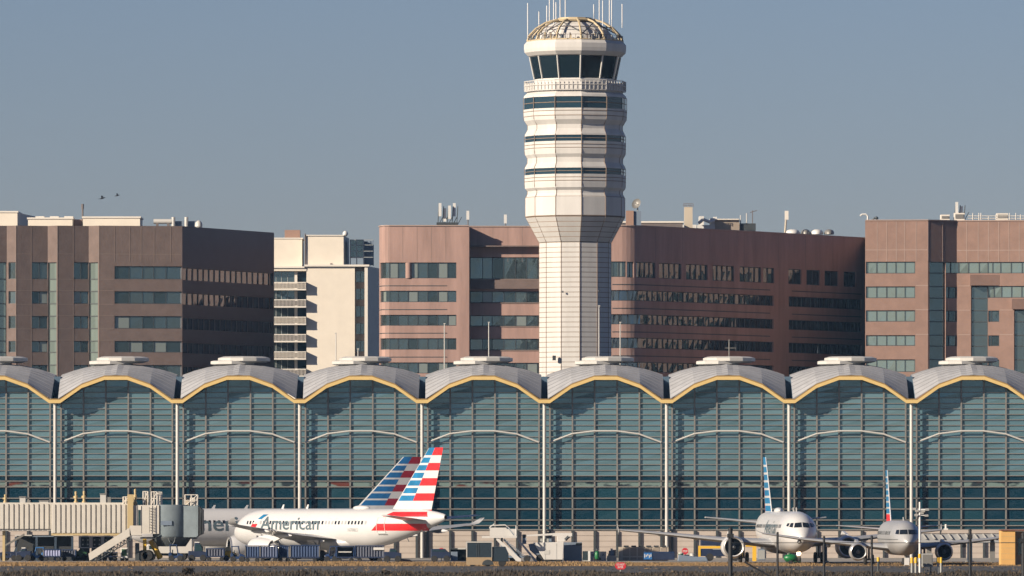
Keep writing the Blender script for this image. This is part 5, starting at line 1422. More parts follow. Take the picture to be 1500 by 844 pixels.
b = MB(oj); b.box(jx(-60), jx(74), BY+.5, BY+3, jz(777.6), jz(775.6), 'steel_white'); b.box(jx(75), jx(187), BY-.04, BY+3.3, jz(784.5), jz(781.6), 'bridge_yellow'); b.box(jx(-60), jx(187), BY+.4, BY+3.1, jz(738), jz(736.3), 'bridge_white'); b.build('edge_beam', jb)
for p0, p1, t in ((186.8, 195.2, 724.5),):
    b = MB(oj); b.box(jx(p0), jx(p1), BY-.35, BY+.2, jz(777), jz(t), 'bridge_yellow'); b.box(jx(p0), jx(p1), BY+3.55, BY+4.1, jz(777), jz(t), 'bridge_yellow'); b.build('lift_column', jb)
for px, t, h_, m in ((7, 724, 737, 'bridge_yellow'), (110.5, 719.5, 738, 'bridge_yellow'), (122.5, 719, 738, 'bridge_yellow'), (197.5, 716, 740, 'bridge_yellow'), (213, 725, 740, 'bridge_yellow')):
    b = MB(oj); X = jx(px); z0 = jz(h_)
    H_ = jz(t)-z0
    b.lathe([(.22, 0), (.22, H_*.18), (.14, H_*.2), (.14, H_*.42), (.2, H_*.44), (.2, H_*.62), (.1, H_*.66), (.13, H_*.82), (.13, H_*.95), (.02, H_)], (X, BY+.8, z0), 'z', m, 10)
    b.box(X-.28, X+.06, BY+.7, BY+.95, z0+H_*.44, z0+H_*.6, m); b.build('roof_beacon', jb)
for p0, p1, t in ((28, 36.5, 728.5), (146, 154.5, 724), (57, 70, 734)):
    b = MB(oj); b.box(jx(p0), jx(p1), BY+.9, BY+1.9, jz(738), jz(t), 'steel_white'); b.box(jx(p0)-.06, jx(p1)+.06, BY+.8, BY+2, jz(t), jz(t)+.09, 'steel_grey'); b.box(jx(p1)+.1, jx(p1)+.5, BY+1, BY+1.8, jz(738), jz(t)-.3, 'steel_grey'); b.build('air_unit', jb)
# cab end
b = MB(oj); b.box(jx(195.4), jx(233), BY-.05, BY+3.7, jz(782), jz(740), 'bridge_white'); b.build('cab_corridor', jb)
b = MB(oj)
for px in (200, 206, 222, 228): b.box(jx(px)-.04, jx(px)+.04, BY-.12, BY-.053, jz(781), jz(741), 'cream_trim')
for k in range(9): b.tube((jx(219), BY-.2, jz(745+4*k)), (jx(226), BY-.2, jz(745+4*k)), .03, 'steel_grey', 5)
b.tube((jx(219), BY-.2, jz(780)), (jx(219), BY-.2, jz(743)), .035, 'steel_grey', 5); b.tube((jx(226), BY-.2, jz(780)), (jx(226), BY-.2, jz(743)), .035, 'steel_grey', 5)
b.build('ladder', jb)
b = MB(oj); b.box(jx(202.5), jx(206), BY-.14, BY-.06, jz(775), jz(747), 'truck_glass'); b.build('service_door', jb)
b = MB(oj); b.lathe([(1.9, 0), (1.95, .1), (1.95, 3.2), (1.9, 3.35)], (jx(250), BY+1.7, jz(786.5)), 'z', 'bridge_grey', 32); b.build('round_cab', jb)
b = MB(oj); b.box(jx(236), jx(252), BY-.35, BY-.26, jz(769.5), jz(763), 'slate_box'); b.build('cab_grille', jb)
b = MB(oj); b.hexa([(jx(262), BY+.4, jz(787)), (jx(288), BY-.2, jz(787)), (jx(289), BY+3.8, jz(787)), (jx(262), BY+3.4, jz(787)), (jx(262), BY+.4, jz(741)), (jx(288), BY-.2, jz(741)), (jx(289), BY+3.8, jz(741)), (jx(262), BY+3.4, jz(741))], 'bridge_grey'); b.build('cab_front', jb)
b = MB(oj)
for k in range(4):
    a = 288.2+k*2.2
    b.hexa([(jx(a), BY-.3+.05*k, jz(786-k)), (jx(a+1.9), BY-.35, jz(785-k)), (jx(a+1.9), BY+3.9, jz(785-k)), (jx(a), BY+3.8, jz(786-k)), (jx(a), BY-.3, jz(740+k*1.8)), (jx(a+1.9), BY-.35, jz(741+k*1.8)), (jx(a+1.9), BY+3.9, jz(741+k*1.8)), (jx(a), BY+3.8, jz(740+k*1.8))], 'hood_black' if k else 'bridge_grey')
b.build('canopy_bellows', jb)
b = MB(oj); b.lathe([(1.5, -1.0), (2.0, -.25), (2.0, 0)], (jx(250), BY+1.7, jz(786.6)), 'z', 'mullion_dark', 24); b.box(jx(205), jx(288), BY+.6, BY+3.2, jz(789.5), jz(787), 'mullion_dark'); b.build('cab_floor', jb)
def cage(p0, p1, t, bt, y):
    b = MB(oj)
    for px in (p0, (p0+p1)/2, p1):
        for yy in (y, y+1.4): b.tube((jx(px), yy, jz(bt)), (jx(px), yy, jz(t)), .045, 'cream_trim', 5)
    for py in (t, (t+bt)/2):
        for yy in (y, y+1.4): b.tube((jx(p0), yy, jz(py)), (jx(p1), yy, jz(py)), .045, 'cream_trim', 5)
    b.tube((jx(p0), y, jz(bt)), (jx(p1), y, jz(t)), .04, 'cream_trim', 5)
    b.tube((jx(p0), y, jz(t)), (jx(p0), y+1.4, jz(t)), .04, 'cream_trim', 5); b.tube((jx(p1), y, jz(t)), (jx(p1), y+1.4, jz(t)), .04, 'cream_trim', 5)
    b.build('roof_cage', jb)
cage(180, 188, 728, 738, BY+.3); cage(209, 216, 720, 740, BY+.6); cage(221.5, 229.5, 720.5, 740.5, BY+.3); cage(231, 236, 721, 740.5, BY+.8)
cage(270.5, 289, 725, 741, BY+.6)
b = MB(oj); b.box(jx(277), jx(288), BY+.9, BY+1.8, jz(741), jz(729), 'bridge_white'); b.box(jx(271), jx(276), BY+.9, BY+1.8, jz(741), jz(733), 'beige_light'); b.build('air_unit', jb)
# service stair
b = MB(oj)
s0, s1 = (jx(132), 0.05), (jx(193), jz(784))
for yy in (BY-1.35, BY-.45):
    b.hexa([(s0[0], yy, s0[1]), (s1[0], yy, s1[1]), (s1[0], yy+.06, s1[1]), (s0[0], yy+.06, s0[1]), (s0[0]-.1, yy, s0[1]+.75), (s1[0]-.15, yy, s1[1]+.8), (s1[0]-.15, yy+.06, s1[1]+.8), (s0[0]-.1, yy+.06, s0[1]+.75)], 'bridge_white') if yy < BY-1 else b.hexa([(s0[0], yy, s0[1]), (s1[0], yy, s1[1]), (s1[0], yy+.06, s1[1]), (s0[0], yy+.06, s0[1]), (s0[0]-.1, yy, s0[1]+.3), (s1[0]-.15, yy, s1[1]+.3), (s1[0]-.15, yy+.06, s1[1]+.3), (s0[0]-.1, yy+.06, s0[1]+.3)], 'steel_grey')
b.box(s1[0]-.15, jx(208), BY-1.35, BY-1.29, s1[1]-.02, s1[1]+1.0, 'bridge_white'); b.box(s1[0]-.15, jx(208), BY-1.28, BY-.06, s1[1]-.06, s1[1], 'steel_grey')
st = b.build('service_stair', jb)
b = MB(oj)
for k in range(12):
    u0, u1 = k/12, (k+1)/12; L_ = lambda u, dz: (s0[0]+(s1[0]-s0[0])*u, BY-1.2, max(.05, s0[1]+(s1[1]-s0[1])*u+dz))
    b.tube(L_(u0, -.05), L_(u1, -.5), .05, 'mullion_dark', 5); b.tube(L_(u1, -.5), L_(u1, -.05), .05, 'mullion_dark', 5); b.tube(L_(u0, -.5), L_(u1, -.5), .06, 'mullion_dark', 5)
b.build('stair_truss', jb)
b = MB(oj); n = 13
for k in range(n):
    u = (k+.5)/n; X = s0[0]+(s1[0]-s0[0])*u; Z = s0[1]+(s1[1]-s0[1])*u
    b.box(X-.14, X+.14, BY-1.28, BY-.46, Z-.02, Z+.03, 'steel_grey'); b.box(X+.02, X+.1, BY-1.40, BY-1.36, Z-.28, Z-.02, 'mullion_dark')
b.build('tread', st)
# legs and bogie
b = MB(oj); b.box(jx(2.5), jx(6.2), BY+1.2, BY+1.8, 0, jz(777.6), 'bridge_yellow'); b.build('support_leg', jb)
b = MB(oj); b.box(jx(224), jx(231), BY+1.2, BY+2.0, 1.0, jz(789.6), 'bridge_yellow'); b.box(jx(209), jx(214), BY+.6, BY+1.2, .9, jz(789.6), 'safety_yellow'); b.tube((jx(220), BY+1.6, jz(792)), (jx(234), BY+1.2, .3), .3, 'safety_yellow', 8); b.box(jx(206), jx(219), BY+.3, BY+2.8, .55, 1.05, 'mullion_dark'); b.box(jx(198), jx(204), BY-.2, BY+.3, .1, 1.9, 'mullion_dark'); b.build('drive_leg', jb)
for px in (209, 216):
    for yy in (BY+.1, BY+2.9):
        b = MB(oj); b.lathe([(.3, -.2), (.52, -.2), (.58, -.1), (.58, .1), (.52, .2), (.3, .2), (.02, .18)], (jx(px), yy, .59), 'y', 'tyre', 18); b.build('wheel', jb)
b = MB(oj); b.pipe([(jx(246), BY-.2, jz(787)), (jx(249), BY-.3, jz(794)), (jx(252), BY-.3, jz(799)), (jx(256), BY-.3, jz(793)), (jx(257), BY-.2, jz(787))], .06, 'mullion_dark', 6); b.build('power_cable', jb)

# ---- things under and beside the bridge, left to right
GY = 841.0
tug(0, 26, GY+1, 'dark blue baggage tug at the left picture edge under the bridge', 1, 1.35, 'gse_navy', False)
van(24, 46, GY-1, 'dark pickup with a white hood tucked under the left bridge tunnel', 'gse_navy', -1, 1.3, 'sign_white')
tug(43, 66, GY, 'bright blue tug with flat canopy left of the lilac cart', -1, 1.45, 'gse_bright')
cart(63.5, 89.5, GY-2, 'cart with pale lilac curtains under the boarding bridge', 'curtain_lilac', 1.25)
cart(91, 112, GY, 'dark navy cart right of the lilac curtained cart', 'gse_navy', 1.2)
van(110, 128, GY+1.5, 'small dark teal pickup at the foot of the bridge stair', 'dark_green', 1, 1.2)
x, L = place(68, 106, GY+9)
r = thing('cargo_shelter', 'dark open shelter with pale roof edges behind the lilac cart', 'shelter', (x, GY+9, .004)); h = kx(106, GY+9)-x
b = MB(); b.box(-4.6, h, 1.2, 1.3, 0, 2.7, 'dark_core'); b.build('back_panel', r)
b = MB(); b.box(-4.7, -2.9, -.3, 1.4, 2.6, 2.72, 'steel_white'); b.box(-.6, h+.1, -.3, 1.4, 2.6, 2.72, 'steel_white'); b.box(-2.89, -.61, -.2, 1.4, 2.5, 2.6, 'slate_box'); b.build('roof_edge', r)
for X in (-4.6, -2.4, -.4, h):
    b = MB(); b.box(X-.12, X+.12, -.2, 0, 0, 2.5, 'post_blue'); b.build('post', r)
# conveyor seen behind at far left
r = thing('belt_loader', 'raised belt loader behind the yellow bridge leg', 'belt loader', (kx(20, GY+6), GY+6, .004))
b = MB(); b.hexa([(-.9, -.5, 1.5), (1.1, -.5, 2.6), (1.1, .5, 2.6), (-.9, .5, 1.5), (-.9, -.5, 1.7), (1.1, -.5, 2.85), (1.1, .5, 2.85), (-.9, .5, 1.7)], 'steel_grey'); b.build('belt', r)
b = MB(); b.box(-1.2, 1.0, -.6, .6, .4, .95, 'gse_navy'); b.build('chassis', r); 
b = MB(); b.tube((0, 0, .95), (.5, 0, 2.2), .08, 'steel_grey', 6); b.build('lift_arm', r)
for X in (-.8, .7):
    for yy in (-.55, .55): wheel(r, X, yy, .33)
# white fan racks under the outer tunnel
for k, (p0, p1, lab) in enumerate(((115.5, 132.5, 'leftmost white cooling cart with round dark fans under the bridge'), (132.8, 149.5, 'middle white cooling cart with round dark fans under the bridge'), (149.8, 166, 'rightmost white cooling cart with round dark fans, beside the stair'))):
    x, L = place(p0, p1, GY+5); r = thing('cooling_cart', lab, 'cooling cart', (x, GY+5, .004), 0, 'fan cooling carts under the bridge'); h = L/2
    b = MB(); zt, zb = kz(785.5, GY+5), kz(803, GY+5)
    b.box(-h, -h+.22, -.5, .5, zb, zt, 'sign_white'); b.box(h-.1, h, -.5, .5, zb, zt, 'sign_white'); b.box(-h+.223, h-.103, -.5, .5, zt-.08, zt, 'sign_white'); b.box(-h+.223, h-.103, -.5, .5, zb, zb+.1, 'sign_white'); b.box(-h+.2, h-.1, .1, .45, zb+.1, zt-.08, 'dark_core'); b.build('frame', r)
    for q, (ux, uz) in enumerate(((-.15, .68), (.28, .68), (-.15, .3), (.28, .3))):
        b = MB(); X = ux*L; Z = zb+(zt-zb)*uz
        b.lathe([(.24, -.02), (.26, 0), (.24, .03)], (X, -.1, Z), 'y', 'mullion_dark', 14); b.lathe([(.01, -.06), (.09, -.03), (.09, .03)], (X, -.12, Z), 'y', 'sign_white', 10); b.build('fan', r)
    b = MB(); b.box(-h+.1, h-.1, -.4, .4, .5, zb-.003, 'mullion_dark'); b.build('base', r)
    for X in (-h*.6, h*.6):
        for yy in (-.42, .42): wheel(r, X, yy, .27, .14)
cart(150, 172, GY-2.2, 'low open white framed dolly below the bridge stair', 'gse_navy', .95, True)
x, L = place(177, 187.5, GY-2); r = thing('generator_cart', 'small white generator cart with a dark green panel under the stair landing', 'generator', (x, GY-2, .004)); h = L/2
b = MB(); b.box(-h, h, -.5, .5, .3, 1.4, 'sign_white'); b.build('casing', r, bevel=.04)
b = MB(); b.box(-h+.12, h-.12, -.53, -.502, .55, 1.25, 'dark_green'); b.build('panel', r)
for X in (-h*.6, h*.6):
    for yy in (-.42, .42): wheel(r, X, yy, .2, .12)
box_truck(212, 282, 851, 789.5, 'white box truck standing behind the bridge cab', flip=-1, sep=.22, text='AIRLINE' if False else None)
tug(247.5, 268, GY-3, 'blue tug with open square cab in front of the white box truck', 1, 1.75)
van(276, 303, GY-2, 'navy pickup with white roof right of the white box truck', 'gse_navy', 1, 1.9, 'sign_white')
cart(302, 329, GY-3, 'navy cart with green-tinted windows right of the navy pickup', 'gse_navy', 1.35)
x, L = place(328, 346, GY+1); r = thing('yellow_loader', 'small yellow loader squeezed between blue carts left of the nose', 'loader', (x, GY+1, .004)); h = L/2
b = MB(); b.prism([(-h, .3), (h, .3), (h, .8), (h*.3, 1.0), (-h, 1.0)], -.6, .6, 'safety_yellow'); b.build('body', r, bevel=.05)
b = MB(); b.prism([(-h*.7, 1.0), (h*.2, 1.0), (h*.05, 1.5), (-h*.6, 1.5)], -.5, .5, 'bridge_yellow'); b.build('cab', r, bevel=.05)
for X in (-h*.6, h*.6):
    for yy in (-.6, .6): wheel(r, X, yy, .3)
PY_ = 822.0
tug(338, 358.5, PY_, 'blue tug with open white-lined cab at the left end of the cart train', 1, 1.65)
cart(359, 380, PY_, 'first blue curtained cart behind the tug at the nose', 'curtain_blue', 1.7)
cart(380.8, 407, PY_, 'plain blue cart second in the train under the wing', 'gse_blue', 1.7)
cart(408, 424, PY_+.6, 'short blue cart third in the train under the wing', 'curtain_blue', 1.68)
cart(425, 468.5, PY_, 'long blue cart with striped curtains before the gap', 'curtain_blue', 1.75)
tug(476, 494, PY_, 'blue tug with white cab top after the gap in the train', -1, 1.65)
cart(493, 519, PY_, 'open dark cart with a white bar under the belly', 'gse_navy', 1.65, True)
cart(520, 563, PY_, 'long navy cart with white lettering patch below the rear fuselage', 'gse_navy', 1.7)
bpy_last = [o for o in bpy.data.objects if o.get('label', '').startswith('long navy cart')][0]
b = MB(); b.box(.4, 1.5, -.93, -.87, 1.25, 1.5, 'sign_white'); b.build('notice', bpy_last)
van(562, 588, PY_, 'navy pickup at the right end of the cart train', 'gse_navy', 1, 1.4)
b = MB(); b.prism([(-.9, 0), (.9, 0), (.6, .25), (-.2, .32), (-.7, .2)], -.4, .4, 'gse_navy'); o = b.build('chock_pile', loc=(kx(592, PY_+2), PY_+2, .004), bevel=.08); tag(o, 'low dark heap of covered chocks just right of the navy pickup', 'chocks')

van(631, 660, 824, 'dark blue car below the red round sign', 'gse_navy', 1, 1.35, None, 'van')
def stop_sign(px, py, Y, rad, lab, txt, post=True, name='stop_sign'):
    X, Z = kx(px, Y), kz(py, Y); r = thing(name, lab, 'sign', (X, Y, .004))
    b = MB(); pts = [(rad*math.cos(2*math.pi*(k+.5)/8), Z+rad*math.sin(2*math.pi*(k+.5)/8)) for k in range(8)]; b.prism(pts, -.03, .03, 'sign_red'); pn = b.build('sign_plate', r)
    b = MB(); b.tube((0, .08, 0), (0, .08, Z-rad*.3), .045, 'steel_grey', 6); b.build('post', r)
    text_part(txt, 'lettering', pn, lambda u, v: (-rad*.72+u, -.034, Z-rad*.27+v), rad*1.44, rad*.55, 'sign_white', nz=2, bold=.03)
stop_sign(646.5, 807.5, 845, .36, 'round red sign with pale lettering above the dark blue car', 'STOP')
stop_sign(1003.5, 807.5, 845, .36, 'dark red octagonal sign behind the grey barrier drums', 'STOP')
x, L = place(660, 684, 846); r = thing('equipment_box', 'dark open equipment box left of the tan bus', 'equipment box', (x, 846, .004)); h = L/2
b = MB(); b.box(-h, h, .9, 1.0, 0, kz(803, 846), 'dark_core'); b.box(-h, h, -.9, .897, kz(805, 846), kz(803, 846), 'mullion_dark'); b.box(h-.08, h, -.9, .897, 0, kz(805.1, 846), 'mullion_dark'); b.build('shell', r)
b = MB(); b.box(-.1, h-.12, -.92, -.85, 1.2, 1.35, 'steel_white'); b.build('rail', r)
b = MB(); b.box(-h+.05, -.1, -.8, .2, 0, .95, 'slate_box'); b.build('cabinet', r, bevel=.04)
# tan bus with dark glass
x, L = place(683, 745, 757); r = thing('shuttle_bus', 'tan shuttle bus with large dark windows left of the boarding stairs', 'bus', (x, 757, .004)); h = L/2
z1 = kz(795, 757); zm = kz(816.5, 757)
b = MB(); b.box(-h, h*.22, -1.2, 1.2, .14, zm, 'tan_panel'); b.box(-h, -h+.1, -1.2, 1.2, zm, z1, 'steel_white'); b.box(h*.2, h*.22, -1.21, 1.2, zm, z1, 'steel_white'); b.box(-h, h*.22, -1.2, 1.2, z1, z1+.1, 'steel_white'); b.build('body', r)
b = MB(); b.box(-h+.102, h*.198, -1.15, 1.15, zm+.003, z1-.003, 'bus_glass'); gl = b.build('window', r)
b = MB()
for u in (.42, .5): X = -h+(h*1.2)*u; b.box(X-.03, X+.03, -1.18, -1.152, zm+.01, z1-.01, 'mullion_dark')
b.build('mullion', gl)
b = MB(); b.prism([(h*.222, .45), (h, .45), (h, 1.2), (h*.85, kz(801, 757)), (h*.222, kz(801, 757))], -1.1, 1.1, 'bus_glass'); b.build('cab', r, bevel=.05)
for X in (-h*.7, h*.02, h*.7):
    for yy in (-1, 1): wheel(r, X, yy*(1.0 if X < h*.3 else .95), .36, .24)
b = MB(); b.prism([(h*.02+.55*math.cos(t), .14+.5*math.sin(t)) for t in [math.pi*i/8 for i in range(9)]], -1.215, -1.203, 'mullion_dark'); b.build('wheel_arch', r)
tug(737, 754, 822, 'small yellow tow tractor beneath the boarding stairs', 1, 1.0, 'safety_yellow', False)

# ---- white boarding stairs
SY = 821.0; sx_ = lambda px: kx(px, SY); sz_ = lambda py: kz(py, SY)
r = thing('boarding_stairs', 'white wheeled boarding stairs rising to the left, unattached', 'boarding stairs', (sx_(755), SY, .004)); os_ = tuple(r.location)
def slope_panel(b, px0, py0, px1, py1, w0, w1, y0, y1, m):
    b.hexa([(sx_(px0), y0, sz_(py0+w0)), (sx_(px1), y0, sz_(py1+w1)), (sx_(px1), y1, sz_(py1+w1)), (sx_(px0), y1, sz_(py0+w0)), (sx_(px0), y0, sz_(py0)), (sx_(px1), y0, sz_(py1)), (sx_(px1), y1, sz_(py1)), (sx_(px0), y1, sz_(py0))], m)
b = MB(os_)
slope_panel(b, 727, 786, 763, 819, 5, 10, SY-1.0, SY-.9, 'truck_white'); b.build('side_panel', r); b = MB(os_); slope_panel(b, 757, 786, 788, 823, 4, 6, SY+.9, SY+1.0, 'truck_white')
b.build('side_panel', r)
b = MB(os_); n = 16
for k in range(n):
    u = (k+.5)/n; X = sx_(738+(778-738)*u); Z = sz_(790+(824-790)*u)
    b.box(X-.2, X+.2, SY-.88, SY+.88, Z-.03, Z+.03, 'slate_box'); b.box(X+.16, X+.2, SY-.88, SY+.88, Z-.2, Z-.033, 'steel_white')
b.build('tread', r)
b = MB(os_); b.box(sx_(716), sx_(757), SY-1.1, SY+1.1, sz_(788), sz_(785.5), 'truck_white')
b.box(sx_(717.5), sx_(742), SY-1.12, SY-1.05, sz_(785.4), sz_(773), 'truck_white'); b.box(sx_(736), sx_(757), SY+1.05, SY+1.1, sz_(785.4), sz_(775), 'truck_white'); b.box(sx_(706), sx_(716)-.003, SY-.9, SY+.3, sz_(788.2), sz_(785.2), 'truck_white'); b.build('platform', r)
b = MB(os_)
for yy in (SY-1.08, SY+1.07):
    b.pipe([(sx_(717), yy, sz_(773)), (sx_(720), yy, sz_(770)), (sx_(740), yy, sz_(769)), (sx_(745), yy, sz_(773)), (sx_(757), yy, sz_(786))], .05, 'sign_white', 6)
    b.tube((sx_(756), yy, sz_(785)), (sx_(756), yy, sz_(770)), .05, 'sign_white', 6); b.tube((sx_(742), yy, sz_(770)), (sx_(753), yy, sz_(784)), .05, 'slate_box', 6)
b.hexa([(sx_(716), SY-1.1, sz_(775)), (sx_(724), SY-1.1, sz_(768)), (sx_(724), SY-1.0, sz_(768)), (sx_(716), SY-1.0, sz_(775)), (sx_(717), SY-1.1, sz_(773)), (sx_(724), SY-1.1, sz_(766.5)), (sx_(724), SY-1.0, sz_(766.5)), (sx_(717), SY-1.0, sz_(773))], 'sign_white')
b.build('handrail', r)
b = MB(os_); b.box(sx_(728), sx_(778), SY-.7, SY+.7, .45, .7, 'slate_box'); b.tube((sx_(735), SY, .6), (sx_(735), SY, sz_(788)), .12, 'slate_box', 8); b.tube((sx_(760), SY, .6), (sx_(738), SY, sz_(790)), .1, 'slate_box', 8); b.build('chassis', r)
for px in (733, 772):
    for yy in (-.8, .8):
        o = wheel(r, sx_(px)-os_[0], yy, .36)
# ---- de-icing truck
DY = 823.0; dx = lambda px: kx(px, DY); dz = lambda py: kz(py, DY)
r = thing('deicing_truck', 'white de-icing truck with folded boom right of the boarding stairs', 'truck', (dx(812), DY, .004)); od_ = tuple(r.location)
b = MB(od_); b.prism([(dx(781), dz(795)), (dx(826), dz(794)), (dx(824.5), dz(820)), (dx(797), dz(820)), (dx(792), dz(812))], DY-1.2, DY+1.2, 'truck_white'); b.build('tank_body', r, bevel=.05)
b = MB(od_); b.box(dx(798.6), dx(799.2), DY-1.215, DY-1.203, dz(819), dz(796), 'box_grey'); b.box(dx(815), dx(815.5), DY-1.215, DY-1.203, dz(819), dz(796), 'box_grey'); b.box(dx(797), dx(805), DY-1.23, DY-1.21, dz(812), dz(806), 'steel_white'); b.build('hatch', r)
b = MB(od_); b.hexa([(dx(770), DY-.3, dz(786)), (dx(809), DY-.3, dz(784.2)), (dx(809), DY+.3, dz(784.2)), (dx(770), DY+.3, dz(786)), (dx(770), DY-.3, dz(783.6)), (dx(809), DY-.3, dz(781.3)), (dx(809), DY+.3, dz(781.3)), (dx(770), DY+.3, dz(783.6))], 'truck_white')
b.hexa([(dx(809)+.01, DY-.35, dz(785.5)), (dx(838), DY-.35, dz(784.5)), (dx(838), DY+.35, dz(784.5)), (dx(809)+.01, DY+.35, dz(785.5)), (dx(809)+.01, DY-.35, dz(781)), (dx(838), DY-.35, dz(781)), (dx(838), DY+.35, dz(781)), (dx(809)+.01, DY+.35, dz(781))], 'truck_white')
b.build('boom', r)
b = MB(od_); b.prism([(dx(816), dz(785.6)), (dx(839), dz(784.6)), (dx(826), dz(794)), (dx(816), dz(794))], DY-.5, DY+.5, 'truck_white'); b.build('boom_turret', r, bevel=.04)
b = MB(od_); b.tube((dx(833), DY-.7, dz(786)), (dx(828), DY-.7, dz(791)), .16, 'mullion_dark', 8); b.tube((dx(767.5), DY, dz(783)), (dx(768), DY, dz(797)), .18, 'mullion_dark', 8); b.box(dx(765), dx(771), DY-.4, DY+.4, dz(797), dz(788), 'slate_box'); b.build('spray_head', r)
b = MB(od_)
for px in (793, 799, 802, 806): b.box(dx(px)-.12, dx(px)+.12, DY-.8, DY-.4, dz(794), dz(789), random.choice(['mullion_dark', 'slate_box', 'box_grey']))
b.build('pump', r)
b = MB(od_); b.prism([(dx(774), dz(797)), (dx(784), dz(796)), (dx(796), dz(819)), (dx(792), dz(820)), (dx(776), dz(806))], DY-.9, DY+1.0, 'slate_box'); b.build('cab', r, bevel=.05)
b = MB(od_); b.box(dx(786), dx(824), DY-.9, DY+.9, dz(822), dz(820)-.003, 'mullion_dark'); b.build('chassis', r)
for px in (791, 801, 818):
    for yy in (-1.0, 1.0): wheel(r, dx(px)-od_[0], yy, .4)
x, L = place(825.5, 852.5, 826); r = thing('storage_container', 'slate blue storage container right of the de-icing truck', 'container', (x, 826, .004)); h = L/2; H = kz(794.5, 826)
b = MB(); b.box(-h, h, -1.1, 1.1, .1, H, 'slate_box'); 
for i in range(9): X = -h+L*(i+.5)/9; b.box(X-.03, X+.03, -1.13, -1.103, .2, H-.25, 'slate_box')
b.build('shell', r)
b = MB(); b.box(h*.35, h-.02, -1.16, -1.133, H-.32, H-.05, 'mullion_dark'); b.build('vent', r)
x, L = place(853.5, 863.5, 838); r = thing('glass_booth', 'narrow booth of teal glass with a white right post', 'booth', (x, 838, .004)); h = L/2; H = kz(807.5, 838)
b = MB(); b.box(-h, h-.16, -.4, .4, .1, H, 'building_glass'); b.build('glass_panel', r)
b = MB(); b.box(h-.157, h+.08, -.45, .45, 0, H+.03, 'sign_white'); b.build('post', r)
b = MB(); b.box(-h, h-.16, -.42, .42, 0, .098, 'box_grey'); b.build('base', r)
# barriers with lettering, extinguisher
x, L = place(863, 888, 841); r = thing('barrier_panel', 'pale low barrier panel with dark letters behind the green extinguisher', 'barrier', (x, 841, .004)); h = L/2; H = kz(808, 841)
b = MB(); b.box(-h, h, -.06, .06, 0, H, 'base_panel'); pn = b.build('panel', r)
for tx_, u in (('W', -.35), ('A', .42)): text_part(tx_, 'lettering', pn, lambda q, v, u=u: (u*L*.8+q-.14, -.064, H*.52+v), .28, .26, 'mullion_dark', nz=2, bold=.02)
X = kx(874.5, 837); r = thing('fire_extinguisher', 'green wheeled fire extinguisher with a black top before the pale barrier', 'extinguisher', (X, 837, .004))
b = MB(); b.lathe([(.1, .18), (.2, .24), (.24, .4), (.24, .85), (.17, 1.0), (.1, 1.04)], (0, 0, 0), 'z', 'green_paint', 16); b.build('cylinder', r)
b = MB(); b.lathe([(.1, 1.041), (.12, 1.1), (.12, 1.28), (.05, 1.33)], (0, 0, 0), 'z', 'mullion_dark', 10); b.pipe([(.1, -.1, 1.2), (.32, -.2, .95), (.3, -.2, .5)], .04, 'mullion_dark', 6); b.build('valve', r)
wheel(r, -.2, 0, .22, .1); wheel(r, .2, .05, .22, .1)
x, L = place(889, 903, 842); r = thing('pallet_stack', 'dark cluttered pallet stack on a pale base left of the cabinets', 'pallets', (x, 842, .004)); h = L/2
b = MB(); b.box(-h, h, -.5, .5, 0, .55, 'beige_light'); b.build('base', r)
b = MB(); random.seed(11)
for k in range(9): X = random.uniform(-h*.6, h*.7); Z = random.uniform(.55, 1.2); b.box(X-.12, X+.12, -.3+.05*k, -.1+.05*k, .553, Z+.2, random.choice(['box_grey', 'slate_box', 'grey_panel']))
b.build('clutter', r)
# beige cabinet bank below a white frame
x, L = place(906, 979, 843); r = thing('cabinet_bank', 'row of beige louvred cabinets with a white surround under the wing', 'cabinets', (x, 843, .004)); h = L/2; H = kz(801.5, 843); HM = kz(815.5, 843)
b = MB(); b.box(-h, h, -.4, .5, 0, H, 'beige_light'); b.build('surround', r)
for i in range(6):
    a = -h+.45+(L-.5)*i/6; c = a+(L-.5)/6-.13
    b = MB(); b.box(a, c, -.44, -.403, HM+.07, H-.08, 'beige_cabinet'); b.build('door', r)
    b = MB(); b.box(a, c, -.44, -.403, .1, HM-.07, 'beige_cabinet'); b.build('drawer', r)
    b = MB(); b.box(a+.1, c-.05, -.5, .3, H+.003, H+.16, 'dark_core'); b.build('louvre', r)
x, L = place(943, 988, 836); r = thing('dumpster', 'long dark blue skip with a bright blue end panel', 'skip', (x, 836, .004)); h = L/2; H = kz(809.5, 836)
b = MB(); b.prism([(-h, .15), (h, .15), (h, H), (-h, H)], -1.0, 1.0, 'gse_navy'); b.build('body', r, bevel=.03)
b = MB(); b.box(-h-.003, -h+.85, -1.06, -1.003, .2, H-.02, 'gse_bright'); e_ = b.build('end_panel', r)
b = MB()
for k in range(5): b.box(-h+.05+.16*k, -h+.13+.16*k, -1.09, -1.063, H-.55+.1*(k % 3), H-.15-.08*(k % 2), 'sign_white')
b.build('decal', e_)
b = MB(); b.box(-h, h, -1.04, 1.04, H+.002, H+.08, 'gse_blue'); b.build('rim', r)
